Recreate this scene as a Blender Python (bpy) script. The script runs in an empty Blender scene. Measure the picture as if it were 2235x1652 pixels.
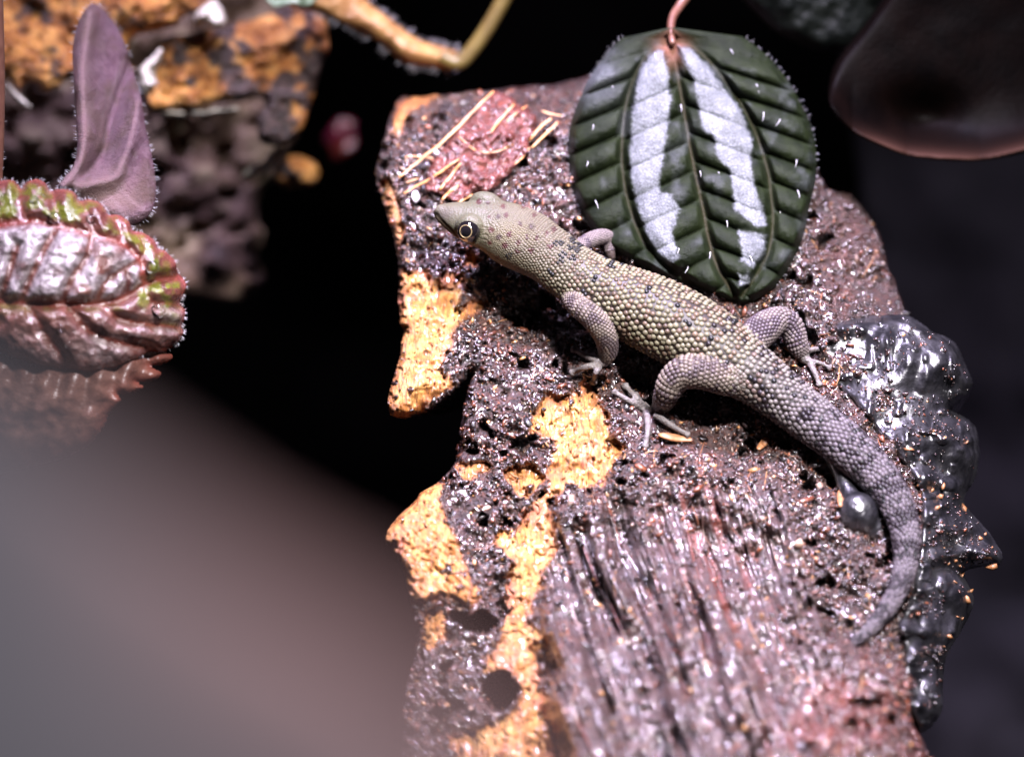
import bpy, math, random
import numpy as np
from mathutils import Vector, Matrix
from mathutils.bvhtree import BVHTree

random.seed(7)
rng = np.random.default_rng(7)
scene = bpy.context.scene
COL = scene.collection

# ---------------------------------------------------------------- frame of the place
# The place is laid out in centimetres on three axes: u to the right, v up the slope, w out of the
# slope towards the viewer; x, y are the same u, v counted in 1/248.33 cm on the sharp plane.
K = 248.33
DCAM = 35.0                      # cm from lens to the plane w = 0
PITCH = math.radians(45)
ORG = np.array([0.0, 0.0, 0.14])
AU = np.array([1.0, 0, 0])
AV = np.array([0, math.sin(PITCH), math.cos(PITCH)])
AW = np.array([0, -math.cos(PITCH), math.sin(PITCH)])


def pt(x, y, w):
    x, y, w = np.broadcast_arrays(np.asarray(x, float), np.asarray(y, float), np.asarray(w, float))
    f = (DCAM - w) / DCAM
    return np.stack([(x - 1117.5) / K * f, (826 - y) / K * f, w], -1)


def topx(P):
    f = DCAM / (DCAM - P[..., 2])
    return P[..., 0] * f * K + 1117.5, 826 - P[..., 1] * f * K


def world(P):
    P = np.asarray(P, float)
    return ORG + 0.01 * (P[..., :1] * AU + P[..., 1:2] * AV + P[..., 2:3] * AW)


def wdir(d):
    d = np.asarray(d, float)
    return d[0] * AU + d[1] * AV + d[2] * AW


# ---------------------------------------------------------------- camera, world, lamps, exposure
cam_d = bpy.data.cameras.new('camera')
cam = bpy.data.objects.new('camera', cam_d)
COL.objects.link(cam)
cam.location = world([0, 0, DCAM])
cam.rotation_euler = Matrix(np.stack([AU, AV, AW], 1).tolist()).to_euler()
cam_d.sensor_width = 36
cam_d.lens = 36 * DCAM / 9.0
cam_d.clip_start = 0.005
cam_d.clip_end = 20
cam_d.dof.use_dof = True
cam_d.dof.focus_distance = (DCAM - 0.35) * 0.01
cam_d.dof.aperture_fstop = cam_d.lens / 9.0
scene.camera = cam

wd = bpy.data.worlds.new('World')
scene.world = wd
wd.use_nodes = True
wd.node_tree.nodes['Background'].inputs[0].default_value = (0.75, 0.7, 1.0, 1)
wd.node_tree.nodes['Background'].inputs[1].default_value = 0.014


def lamp(name, direction, dist, power, color, radius, target, cone=60, blend=0.6):
    d = bpy.data.lights.new(name, 'SPOT')
    d.energy = power
    d.color = color
    d.shadow_soft_size = radius
    d.spot_size = math.radians(cone)
    d.spot_blend = blend
    o = bpy.data.objects.new(name, d)
    COL.objects.link(o)
    dv = wdir(direction)
    dv = dv / np.linalg.norm(dv)
    t = world(target)
    o.location = t + dv * dist
    o.rotation_euler = Vector((-dv).tolist()).to_track_quat('-Z', 'Y').to_euler()
    return o


lamp('terrarium_lamp', (0.22, 0.60, 0.77), 0.34, 16.5, (1.0, 0.94, 1.0), 0.014, [0.75, -1.0, 0.3], 25, 1.0)
lamp('added_fill_lamp', (0.10, 0.75, 0.65), 0.42, 4.0, (1.0, 0.95, 0.97), 0.02, [0.0, 0.0, 0.0], 140, 0.5)  # added wide fill, gives the leaf near the lens some light
lamp('violet_lamp', (-0.02, 0.93, 0.36), 0.36, 30.0, (0.77, 0.66, 1.0), 0.040, [0.9, -1.2, 0.2], 26, 1.0)

scene.view_settings.view_transform = 'Standard'
scene.view_settings.look = 'None'
scene.view_settings.gamma = 1
scene.view_settings.exposure = 0.15
scene.cycles.use_denoising = True
scene.cycles.max_bounces = 6
scene.cycles.diffuse_bounces = 3
scene.cycles.caustics_reflective = False
scene.cycles.caustics_refractive = False
scene.cycles.sample_clamp_indirect = 4


# ---------------------------------------------------------------- noise
def _hash(ix, iy, iz, seed):
    h = (ix * 374761393 + iy * 668265263 + iz * 2147483647 + seed * 974634777).astype(np.int64)
    h = (h ^ (h >> 13)) * 1274126177
    h = h & 0xffffffff
    h = (h ^ (h >> 16)) * 2246822519 & 0xffffffff
    return ((h ^ (h >> 15)) & 0xffffff) / float(0xffffff)


def vnoise(P, seed=0):
    P = np.asarray(P, float)
    i = np.floor(P).astype(np.int64)
    f = P - i
    f = f * f * f * (f * (f * 6 - 15) + 10)
    out = 0
    for dx in (0, 1):
        wx = f[..., 0] if dx else 1 - f[..., 0]
        for dy in (0, 1):
            wy = f[..., 1] if dy else 1 - f[..., 1]
            for dz in (0, 1):
                wz = f[..., 2] if dz else 1 - f[..., 2]
                out = out + wx * wy * wz * _hash(i[..., 0] + dx, i[..., 1] + dy, i[..., 2] + dz, seed)
    return out * 2 - 1


def fbm(P, oct=4, seed=0, gain=0.5):
    a, s, t = 1.0, 0.0, 0.0
    P = np.asarray(P, float)
    for k in range(oct):
        s = s + a * vnoise(P + 17.3 * k, seed + k)
        t += a
        a *= gain
        P = P * 2.03
    return s / t


def n2(x, y, cells, oct=3, seed=0, gain=0.5):
    """fbm over x, y with a feature size of `cells` units"""
    return fbm(np.stack([np.asarray(x, float) / cells, np.asarray(y, float) / cells, np.full(np.shape(x), seed * 1.7)], -1), oct, seed, gain)


def sstep(a, b, x):
    t = np.clip((x - a) / (b - a), 0, 1)
    return t * t * (3 - 2 * t)


# ---------------------------------------------------------------- polygons
def Z(x0, y0, s, pts):
    """points read in an enlarged crop -> x, y"""
    return [((x0 + x / s) / 1.14541, (y0 + y / s) / 1.14541) for x, y in pts]


def smooth_closed(pts, n=8):
    p = np.asarray(pts, float)
    a, b, c, d = np.roll(p, 1, 0), p, np.roll(p, -1, 0), np.roll(p, -2, 0)
    out = []
    for k in range(n):
        t = k / n
        out.append(0.5 * (2 * b + (c - a) * t + (2 * a - 5 * b + 4 * c - d) * t * t + (-a + 3 * b - 3 * c + d) * t ** 3))
    return np.stack(out, 1).reshape(-1, 2)


def smooth_open(p, n=10):
    p = np.asarray(p, float)
    q = np.vstack([2 * p[0] - p[1], p, 2 * p[-1] - p[-2]])
    out = []
    for i in range(1, len(q) - 2):
        a, b, c, d = q[i - 1], q[i], q[i + 1], q[i + 2]
        for k in range(n):
            t = k / n
            out.append(0.5 * (2 * b + (c - a) * t + (2 * a - 5 * b + 4 * c - d) * t * t + (-a + 3 * b - 3 * c + d) * t ** 3))
    out.append(p[-1])
    return np.array(out)


def poly_sd(poly, x, y, nearest=False):
    poly = np.asarray(poly, float)
    x = np.asarray(x, float); y = np.asarray(y, float)
    best = np.full(x.shape, 1e18)
    inside = np.zeros(x.shape, bool)
    if nearest:
        nx = np.zeros(x.shape); ny = np.zeros(x.shape)
    for (ax, ay), (bx, by) in zip(poly, np.roll(poly, -1, 0)):
        ex, ey = bx - ax, by - ay
        L = ex * ex + ey * ey + 1e-12
        t = np.clip(((x - ax) * ex + (y - ay) * ey) / L, 0, 1)
        qx, qy = ax + t * ex, ay + t * ey
        d = (x - qx) ** 2 + (y - qy) ** 2
        m = d < best
        best = np.where(m, d, best)
        if nearest:
            nx = np.where(m, qx, nx); ny = np.where(m, qy, ny)
        if ey != 0:
            c = ((ay > y) != (by > y)) & (x < ex * (y - ay) / ey + ax)
            inside ^= c
    sd = np.sqrt(best) * np.where(inside, -1, 1)
    return (sd, nx, ny) if nearest else sd


def line_d(line, x, y):
    line = np.asarray(line, float)
    best = np.full(np.shape(x), 1e18)
    for (ax, ay), (bx, by) in zip(line[:-1], line[1:]):
        ex, ey = bx - ax, by - ay
        t = np.clip(((x - ax) * ex + (y - ay) * ey) / (ex * ex + ey * ey + 1e-12), 0, 1)
        best = np.minimum(best, (x - ax - t * ex) ** 2 + (y - ay - t * ey) ** 2)
    return np.sqrt(best)


# ---------------------------------------------------------------- objects
def tag(o, label=None, cat=None, group=None, kind=None):
    if label: o['label'] = label
    if cat: o['category'] = cat
    if group: o['group'] = group
    if kind: o['kind'] = kind
    return o


def thing(name, base, label, cat, group=None):
    o = bpy.data.objects.new(name, None)
    COL.objects.link(o)
    o.location = world(base)
    o.empty_display_size = 0.005
    return tag(o, label, cat, group)


def mesh_obj(name, P, faces, mat, parent=None, base=None, smooth=True, attrs=None, colors=None):
    """P in view-space cm"""
    Wd = world(P)
    org = np.array(parent.matrix_world.translation if parent is None else parent_loc(parent)) if parent is not None else (world(base) if base is not None else Wd.mean(0))
    me = bpy.data.meshes.new(name)
    V = Wd - org
    if isinstance(faces, np.ndarray):
        nf, k = faces.shape
        me.vertices.add(len(V)); me.vertices.foreach_set('co', V.astype(np.float32).ravel())
        me.loops.add(nf * k); me.loops.foreach_set('vertex_index', faces.astype(np.int32).ravel())
        me.polygons.add(nf)
        me.polygons.foreach_set('loop_start', np.arange(0, nf * k, k, dtype=np.int32))
        me.polygons.foreach_set('loop_total', np.full(nf, k, dtype=np.int32))
        me.update(calc_edges=True); me.validate()
    else:
        me.from_pydata(V.tolist(), [], [list(map(int, f)) for f in faces])
        me.update()
    if smooth:
        me.polygons.foreach_set('use_smooth', [True] * len(me.polygons))
    for k, a in (attrs or {}).items():
        at = me.attributes.new(k, 'FLOAT', 'POINT'); at.data.foreach_set('value', np.asarray(a, np.float32))
    if colors is not None:
        at = me.attributes.new('col', 'FLOAT_COLOR', 'POINT')
        c = np.ones((len(V), 4), np.float32); c[:, :3] = colors
        at.data.foreach_set('color', c.ravel())
    me.materials.append(mat)
    o = bpy.data.objects.new(name, me)
    COL.objects.link(o)
    if parent is not None:
        o.parent = parent
    else:
        o.location = org
    return o


def parent_loc(p):
    loc = np.zeros(3)
    while p is not None:
        loc = loc + np.array(p.location); p = p.parent
    return loc


def grid_sheet(poly, step, hfun, thick=None, skirt=None, jitter=0.0, smooth=8):
    """A solid sheet filling the outline: poly in x, y; step in x units; hfun(x, y, sd) -> w."""
    poly = smooth_closed(poly, smooth) if smooth else np.asarray(poly, float)
    if jitter:
        poly = poly + np.stack([n2(poly[:, 0], poly[:, 1], 22, 3, 5), n2(poly[:, 0], poly[:, 1], 22, 3, 9)], 1) * jitter
    lo, hi = poly.min(0) - step * 2, poly.max(0) + step * 2
    gx = np.arange(lo[0], hi[0], step); gy = np.arange(lo[1], hi[1], step)
    X, Y = np.meshgrid(gx, gy)
    sd, nx, ny = poly_sd(poly, X, Y, True)
    keep = sd < 0.55 * step
    snap = keep & (sd > -0.45 * step)
    X = np.where(snap, nx, X); Y = np.where(snap, ny, Y)
    sd = np.where(snap, 0, sd)
    H, Wn = X.shape
    idx = np.arange(H * Wn).reshape(H, Wn)
    q = np.stack([idx[:-1, :-1], idx[1:, :-1], idx[1:, 1:], idx[:-1, 1:]], -1).reshape(-1, 4)
    k = keep.ravel()
    q = q[k[q].all(1)]
    used = np.unique(q)
    remap = np.full(H * Wn, -1); remap[used] = np.arange(len(used))
    q = remap[q]
    x, y, s = X.ravel()[used], Y.ravel()[used], sd.ravel()[used]
    w = hfun(x, y, s)
    n = len(x)
    e = np.concatenate([q[:, [0, 1]], q[:, [1, 2]], q[:, [2, 3]], q[:, [3, 0]]])
    key = e[:, 0].astype(np.int64) * n + e[:, 1]
    rkey = e[:, 1].astype(np.int64) * n + e[:, 0]
    be = e[~np.isin(key, rkey)]
    P = pt(x, y, w)
    faces = [q]
    xs, ys, ss = x, y, s
    Ps = [P]
    if thick is not None:
        Ps.append(pt(x, y, w - thick))
        faces.append(q[:, ::-1] + n)
        faces.append(np.stack([be[:, 1], be[:, 0], be[:, 0] + n, be[:, 1] + n], 1))
        xs, ys, ss = np.tile(x, 2), np.tile(y, 2), np.tile(s, 2)
    elif skirt is not None:
        bv = np.unique(be)
        cx, cy = x[bv], y[bv]
        _, qx, qy = poly_sd(poly, cx, cy, True)
        cen = poly.mean(0)
        dx, dy = cen[0] - cx, cen[1] - cy
        L = np.hypot(dx, dy); dx /= L; dy /= L
        loc = np.full(n, -1); prev = bv.copy(); tot = n
        for dw, inn in skirt:
            nid = np.arange(tot, tot + len(bv)); tot += len(bv)
            jn = 1 + 0.5 * n2(cx, cy, 30, 2, 3)
            Ps.append(pt(cx + dx * inn * jn, cy + dy * inn * jn, w[bv] - dw * jn))
            loc[bv] = prev; a = loc.copy()
            loc[bv] = nid; b = loc.copy()
            faces.append(np.stack([a[be[:, 1]], a[be[:, 0]], b[be[:, 0]], b[be[:, 1]]], 1))
            prev = nid
            xs = np.concatenate([xs, cx]); ys = np.concatenate([ys, cy]); ss = np.concatenate([ss, np.zeros(len(bv))])
    return np.concatenate(Ps), np.concatenate(faces), xs, ys, ss


def norm(a):
    a = np.asarray(a, float)
    return a / (np.linalg.norm(a, axis=-1, keepdims=True) + 1e-12)


def tube(C, ra, rb=None, N=(0, 0.65, 0.76), seg=16, flat=0.0, cap=True):
    """swept tube: C centres (n,3), ra half-width, rb half-height along N. Returns P, quads/tri list, frames"""
    C = np.asarray(C, float); n = len(C)
    ra = np.broadcast_to(np.asarray(ra, float), (n,)); rb = ra if rb is None else np.broadcast_to(np.asarray(rb, float), (n,))
    T = norm(np.gradient(C, axis=0))
    Nn = np.broadcast_to(np.asarray(N, float), (n, 3))
    Nn = norm(Nn - (Nn * T).sum(1, keepdims=True) * T)
    B = np.cross(T, Nn)
    th = np.arange(seg) / seg * 2 * math.pi
    cs, sn = np.cos(th), np.sin(th)
    snb = np.where(sn < 0, sn * (1 - flat), sn)
    P = C[:, None] + ra[:, None, None] * cs[None, :, None] * B[:, None] + rb[:, None, None] * snb[None, :, None] * Nn[:, None]
    P = P.reshape(-1, 3)
    i = np.arange(n - 1)[:, None] * seg; j = np.arange(seg)[None]; j2 = (j + 1) % seg
    F = np.stack([i + j, i + j2, i + seg + j2, i + seg + j], -1).reshape(-1, 4)
    faces = [tuple(f) for f in F]
    if cap:
        P = np.vstack([P, C[0] - T[0] * ra[0] * 0.5, C[-1] + T[-1] * ra[-1] * 0.5])
        a, b = len(P) - 2, len(P) - 1
        for k in range(seg):
            faces.append(((k + 1) % seg, k, a))
            faces.append(((n - 1) * seg + k, (n - 1) * seg + (k + 1) % seg, b))
    return P, faces, (C, T, Nn, B, ra, rb)


def merge(parts):
    Ps, Fs, off = [], [], 0
    for P, F in parts:
        Ps.append(P); Fs.extend([tuple(int(v) + off for v in f) for f in F]); off += len(P)
    return np.vstack(Ps), Fs


def ellipsoid(c, r, axes=None, nu=20, nv=12):
    c = np.asarray(c, float); r = np.asarray(r, float)
    axes = np.eye(3) if axes is None else np.asarray(axes, float)
    P = [[0, 0, 1]]
    for i in range(1, nv):
        a = math.pi * i / nv
        for j in range(nu):
            b = 2 * math.pi * j / nu
            P.append([math.sin(a) * math.cos(b), math.sin(a) * math.sin(b), math.cos(a)])
    P.append([0, 0, -1]); P = np.array(P)
    F = []
    for j in range(nu):
        F.append((0, 1 + j, 1 + (j + 1) % nu))
        for i in range(nv - 2):
            a = 1 + i * nu
            F.append((a + j, a + nu + j, a + nu + (j + 1) % nu, a + (j + 1) % nu))
        a = 1 + (nv - 2) * nu
        F.append((a + j, len(P) - 1, a + (j + 1) % nu))
    return c + (P * r) @ axes, F


def remesh(P, F, voxel, smooth_it=3, fac=0.5):
    me = bpy.data.meshes.new('tmp'); me.from_pydata(np.asarray(P).tolist(), [], F); me.update()
    o = bpy.data.objects.new('tmp', me); COL.objects.link(o)
    m = o.modifiers.new('r', 'REMESH'); m.mode = 'VOXEL'; m.voxel_size = voxel
    if smooth_it:
        s = o.modifiers.new('s', 'SMOOTH'); s.iterations = smooth_it; s.factor = fac
    dg = bpy.context.evaluated_depsgraph_get()
    ev = o.evaluated_get(dg); em = ev.to_mesh()
    V = np.empty(len(em.vertices) * 3, np.float32); em.vertices.foreach_get('co', V)
    q = [tuple(p.vertices) for p in em.polygons]
    ev.to_mesh_clear()
    bpy.data.objects.remove(o); bpy.data.meshes.remove(me)
    if all(len(f) == 4 for f in q): q = np.array(q)
    return V.reshape(-1, 3).astype(float), q


# ---------------------------------------------------------------- materials
class M:
    def __init__(s, name):
        s.m = bpy.data.materials.new(name); s.m.use_nodes = True
        s.nt = s.m.node_tree; s.b = s.nt.nodes['Principled BSDF']
        s.out = s.nt.nodes['Material Output']
        tc = s.nt.nodes.new('ShaderNodeTexCoord')
        mp = s.nt.nodes.new('ShaderNodeMapping'); mp.inputs['Scale'].default_value = (100, 100, 100)
        s.nt.links.new(tc.outputs['Object'], mp.inputs['Vector']); s.co = mp.outputs[0]   # centimetres

    def set(s, **k):
        for n, v in k.items():
            n = n.replace('_', ' ')
            if hasattr(v, 'links'): s.nt.links.new(v, s.b.inputs[n])
            else: s.b.inputs[n].default_value = (*v, 1) if isinstance(v, tuple) and len(v) == 3 and s.b.inputs[n].type == 'RGBA' else v
        return s

    def node(s, t, out=0, props=None, **ins):
        n = s.nt.nodes.new(t)
        for k, v in (props or {}).items(): setattr(n, k, v)
        for k, v in ins.items():
            key = int(k[1:]) if k[0] == 'i' and k[1:].isdigit() else k.replace('_', ' ')
            if hasattr(v, 'links'): s.nt.links.new(v, n.inputs[key])
            else: n.inputs[key].default_value = (*v, 1) if isinstance(v, tuple) and len(v) == 3 and n.inputs[key].type == 'RGBA' else v
        return n.outputs[out]

    def attr(s, name, out='Fac'):
        n = s.nt.nodes.new('ShaderNodeAttribute'); n.attribute_name = name
        return n.outputs[out]

    def noise(s, scale, detail=4, rough=0.6, vec=None, dist=0.0):
        return s.node('ShaderNodeTexNoise', Vector=vec or s.co, Scale=scale, Detail=detail, Roughness=rough, Distortion=dist)

    def voro(s, scale, feature='F1', out=0, vec=None):
        return s.node('ShaderNodeTexVoronoi', out, {'feature': feature}, Vector=vec or s.co, Scale=scale)

    def ramp(s, fac, stops):
        n = s.nt.nodes.new('ShaderNodeValToRGB'); s.nt.links.new(fac, n.inputs[0])
        e = n.color_ramp.elements
        while len(e) < len(stops): e.new(0.5)
        for el, (p, c) in zip(e, stops):
            el.position = p; el.color = (*c, 1) if isinstance(c, tuple) else (c, c, c, 1)
        return n.outputs[0]

    def mix(s, fac, a, b, mode='MIX'):
        n = s.nt.nodes.new('ShaderNodeMix'); n.data_type = 'RGBA'; n.blend_type = mode
        for sock, v in ((n.inputs[0], fac), (n.inputs[6], a), (n.inputs[7], b)):
            if hasattr(v, 'links'): s.nt.links.new(v, sock)
            else: sock.default_value = v if not isinstance(v, tuple) else (*v, 1)
        return n.outputs[2]

    def math(s, op, a, b=0.0, c=0.0):
        n = s.nt.nodes.new('ShaderNodeMath'); n.operation = op
        for i, v in enumerate((a, b, c)):
            if hasattr(v, 'links'): s.nt.links.new(v, n.inputs[i])
            else: n.inputs[i].default_value = v
        return n.outputs[0]

    def bump(s, h, dist_cm, strength=1.0, nrm=None):
        n = s.nt.nodes.new('ShaderNodeBump'); s.nt.links.new(h, n.inputs['Height'])
        n.inputs['Distance'].default_value = dist_cm * 0.01; n.inputs['Strength'].default_value = strength
        if nrm is not None: s.nt.links.new(nrm, n.inputs['Normal'])
        return n.outputs[0]


# ---------------------------------------------------------------- bark surface
NS = norm(np.array([0, 0.6, 1.0]))       # slope normal


def plane(x, y):
    return -0.6 * ((826 - np.asarray(y, float)) / K - 0.35)


BARK = [(868, 222), (910, 212), (960, 208), (1030, 200), (1120, 192), (1230, 180), (1340, 150), (1480, 130), (1640, 160), (1740, 260), (1800, 400),
        (1860, 425), (1915, 500), (1945, 600), (1985, 690), (2040, 760), (2075, 860), (2085, 960), (2090, 1060), (2110, 1180), (2090, 1300),
        (2060, 1400), (2010, 1480), (1990, 1560), (2025, 1640), (2045, 1760), (1500, 1790), (900, 1780), (880, 1640), (886, 1500), (908, 1410),
        (900, 1330), (884, 1250), (862, 1210), (840, 1170), (868, 1130), (918, 1078), (958, 1050), (995, 1005), (1004, 930), (1014, 875),
        (1029, 812), (1012, 830), (960, 880), (902, 910), (854, 908), (848, 862), (866, 800), (878, 735), (869, 650), (866, 560), (846, 480),
        (820, 392), (830, 325)]
z2 = lambda p: Z(940, 600, 2.753, p)
z3 = lambda p: Z(920, 1150, 2.2257, p)
ORANGE = [
    z2([(170, 210), (330, 215), (400, 280), (480, 205), (610, 220), (600, 330), (570, 430), (700, 420), (830, 400), (700, 480), (590, 560), (540, 640),
        (530, 700), (480, 800), (470, 900), (540, 1000), (400, 1090), (330, 1170), (170, 1230), (60, 1200), (60, 1060), (140, 900), (150, 700), (140, 450)]),
    Z(1050, 440, 3.4385, [(400, 600), (545, 690), (470, 770), (330, 810), (390, 740), (420, 660)]),
    z2([(1500, 960), (1480, 1040), (1560, 1130), (1600, 1220), (1630, 1320), (1720, 1400), (1700, 1480), (1620, 1560), (1560, 1700), (1300, 1700),
        (1190, 1670), (1200, 1500), (1230, 1380), (1060, 1330), (1080, 1200), (1180, 1040), (1330, 1060), (1450, 960)]),
    z3([(740, 60), (820, 30), (900, 10), (930, 60), (1010, 90), (940, 160), (890, 215), (830, 190), (780, 120)]),
    z3([(1000, 30), (1360, 10), (1340, 60), (1250, 90), (1200, 80), (1100, 160), (1010, 240), (1040, 330), (1060, 430), (1030, 560), (980, 620),
        (930, 760), (900, 900), (950, 930), (1020, 990), (1000, 1050), (940, 1080), (960, 1200), (950, 1260), (1100, 1380), (1100, 1460), (1060, 1560),
        (1080, 1700), (480, 1700), (450, 1540), (560, 1480), (700, 1440), (820, 1380), (850, 1290), (820, 1200), (740, 1170), (640, 1190), (680, 1090),
        (740, 1010), (740, 930), (800, 830), (740, 780), (780, 620), (800, 540), (700, 480), (700, 380), (830, 380), (850, 300), (940, 230), (1000, 180)]),
    z3([(500, 10), (650, 10), (690, 50), (620, 80), (560, 130), (500, 90)]),
    z3([(370, 100), (430, 120), (400, 200), (430, 300), (470, 370), (500, 450), (550, 560), (580, 680), (640, 760), (570, 830), (500, 790), (400, 760),
        (340, 800), (210, 810), (170, 680), (170, 600), (130, 520), (60, 470), (60, 420), (110, 370), (200, 270), (260, 220), (300, 140)]),
    z3([(310, 840), (400, 800), (440, 900), (460, 980), (390, 1040), (300, 1050), (300, 940)]),
    [(825, 395), (850, 380), (870, 440), (885, 520), (868, 560), (845, 470)],
    [(865, 230), (910, 208), (960, 205), (930, 232), (890, 250), (870, 300), (850, 290)],
    [(1150, 480), (1180, 478), (1195, 492), (1170, 502)],
]
FLAKE = z3([(400, 100), (450, 120), (420, 200), (450, 300), (480, 370), (510, 450), (560, 560), (590, 680), (650, 760), (570, 830), (500, 790), (400, 760),
            (340, 800), (200, 815), (150, 680), (150, 600), (110, 520), (40, 470), (40, 420), (90, 370), (190, 270), (240, 220), (280, 140)])
HOLE1 = z3([(470, 840), (560, 845), (640, 840), (720, 880), (720, 930), (600, 960), (480, 900)])
HOLE2 = z3([(640, 1280), (670, 1200), (740, 1165), (810, 1200), (840, 1280), (810, 1360), (740, 1400), (670, 1350)])
MOUND = [(1210, 1100), (1215, 1190), (1175, 1280), (1165, 1400), (1215, 1440), (1190, 1530), (1240, 1610), (1230, 1720), (2100, 1760), (2050, 1500),
         (1900, 1440), (1800, 1360), (1760, 1200), (1690, 1060), (1560, 1000), (1440, 985), (1375, 1000), (1290, 1060)]
FIB = norm(np.array([0.33, 0.94]))       # grain of the rotten lower end, along x, y


def bark_masks(x, y):
    x = np.asarray(x, float); y = np.asarray(y, float)
    wx = x + 9 * n2(x, y, 26, 3, 11) + 4 * n2(x, y, 7, 2, 12)
    wy = y + 9 * n2(x, y, 26, 3, 13) + 4 * n2(x, y, 7, 2, 14)
    sdo = np.full(x.shape, 1e9)
    for p in ORANGE:
        sdo = np.minimum(sdo, poly_sd(p, wx, wy))
    sdo = sdo + 7 * n2(x, y, 9, 3, 15, .65)
    orange = 1 - sstep(-4, 3, sdo)
    # stray specks of crust on the bare cork
    orange = orange * (1 - sstep(0.60, 0.66, n2(x, y, 16, 2, 21)) * (sdo > -60))
    mound = 1 - sstep(-26, 20, poly_sd(MOUND, wx, wy))
    return orange, mound, sdo


def bark_h(x, y, sd=None, masks=None):
    x = np.asarray(x, float); y = np.asarray(y, float)
    orange, mound, sdo = masks if masks is not None else bark_masks(x, y)
    crust = 1 - orange
    h = plane(x, y) + 0.10 * n2(x, y, 210, 2, 31)
    for bx, by, a, sx, sy in [(1290, 805, 0.16, 55, 32), (1190, 690, -0.26, 110, 50), (1395, 830, -0.30, 45, 45), (1640, 960, -0.18, 120, 60), (1560, 860, -0.15, 60, 50),
                              (1120, 400, 0.12, 150, 130), (960, 760, 0.05, 60, 120), (1290, 950, 0.10, 70, 80), (1840, 560, -0.1, 90, 120),
                              (1120, 1130, -0.14, 50, 60), (1090, 1290, -0.20, 45, 90), (1000, 1480, -0.2, 90, 110)]:
        h = h + a * np.exp(-((x - bx) / sx) ** 2 - ((y - by) / sy) ** 2)
    # the curled cork flake on the left rim
    sf = poly_sd(FLAKE, x, y)
    fl = 1 - sstep(-18, 6, sf)
    h = h + fl * (0.10 + 0.16 * sstep(1050, 870, x))
    # rotten fibrous lower end stands above the cork
    u = (x * FIB[0] + y * FIB[1]); t = (x * -FIB[1] + y * FIB[0])
    bend = t + 16 * n2(x, y, 150, 2, 41)
    ridge = n2(bend * 1.0, u * 0.09, 20, 3, 42)
    wide = np.tanh(3.0 * n2(bend, u * 0.13, 50, 2, 43)) * 0.55
    ridge = np.tanh(2.5 * ridge) * 0.6
    fibre = mound * sstep(1010, 1180, y + 0.25 * (x - 1400)) * (1 - 0.7 * sstep(1640, 1800, x + 0.15 * (y - 1300)))
    h = h + mound * (0.17 + 0.45 * sstep(1150, 1700, y)) + fibre * (0.17 * ridge + 0.26 * wide + 0.035 * n2(bend, u * 0.07, 6, 2, 44))
    # crust: crumbly skin on top of the cork
    g1 = n2(x, y, 24, 3, 51); g2 = n2(x, y, 7.5, 2, 52)
    h = h + crust * (0.075 + 0.11 * n2(x, y, 62, 3, 53) + (0.075 * g1 + 0.03 * g2) * (1 - 0.5 * fibre))
    pit = sstep(0.26, 0.5, n2(x, y, 44, 3, 55)) * crust * (1 - fibre)
    h = h - 0.24 * pit
    # bare cork: fine wrinkles and shallow cracks
    cork = 0.085 * n2(x, y, 38, 3, 61) - 0.065 * sstep(0.05, 0.0, np.abs(n2(x * 1.0, y * 0.45, 17, 2, 62))) \
        + 0.014 * np.abs(n2(x * 1.5 + y * 0.3, y * 0.4, 7, 2, 63))
    h = h + orange * cork
    fr = np.sin((0.72 * x - 0.69 * y) * 0.42 + 3.0 * n2(x, y, 30, 2, 64)) * (1 - sstep(-14, -2, sf))
    h = h + 0.012 * fr
    for hp, dep in ((HOLE1, 0.9), (HOLE2, 0.9)):
        s = poly_sd(smooth_closed(hp, 5), x + 5 * n2(x, y, 20, 2, 71), y + 5 * n2(x, y, 20, 2, 72))
        h = h - dep * (1 - sstep(-14, 4, s))
    # right-hand shoulder rolls away under the silicone
    h = h - 0.9 * sstep(1930, 2140, x + 0.12 * (y - 1100)) ** 1.3
    h = h - 0.75 * sstep(1770, 2000, x + 0.25 * (650 - y)) * sstep(780, 600, y)
    h = h - 0.45 * sstep(320, 150, y + 0.1 * (x - 1200))
    if sd is not None:
        h = h - 0.22 * np.exp(np.minimum(sd, 0) / 9.0) - 0.1 * np.exp(np.minimum(sd, 0) / 40.0)
    return h


def surf(x, y, lift=0.0):
    x = np.atleast_1d(np.asarray(x, float)); y = np.atleast_1d(np.asarray(y, float))
    return pt(x, y, bark_h(x, y) + lift)


# materials of the bark
m = M('cork_and_crust')
cr = m.attr('crust'); fb = m.attr('fibre'); red = m.attr('red')
cork = m.ramp(m.noise(7, 5, 0.65), [(0.25, (0.22, 0.07, 0.016)), (0.42, (0.52, 0.20, 0.04)), (0.6, (0.78, 0.42, 0.12)), (0.8, (0.88, 0.62, 0.32))])
streak = m.node('ShaderNodeMapping', Vector=m.co, Scale=(26, 4, 4), Rotation=(0.4, 0.2, 0.9))
cork = m.mix(m.ramp(m.noise(1.6, 5, 0.7, streak), [(0.40, 0.85), (0.54, 0.0)]), cork, (0.22, 0.07, 0.02))
cork = m.mix(m.ramp(m.noise(3.2, 3, 0.6), [(0.56, 0.0), (0.68, 0.8)]), cork, (0.50, 0.16, 0.09))
cork = m.mix(m.ramp(m.noise(2.0, 5, 0.7), [(0.52, 0.0), (0.68, 0.5)]), cork, (0.34, 0.13, 0.04))
cork = m.mix(m.math('MULTIPLY', m.attr('edge'), 0.8), cork, m.ramp(m.noise(14, 3), [(0.35, (0.12, 0.035, 0.015)), (0.65, (0.48, 0.15, 0.07))]))
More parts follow.
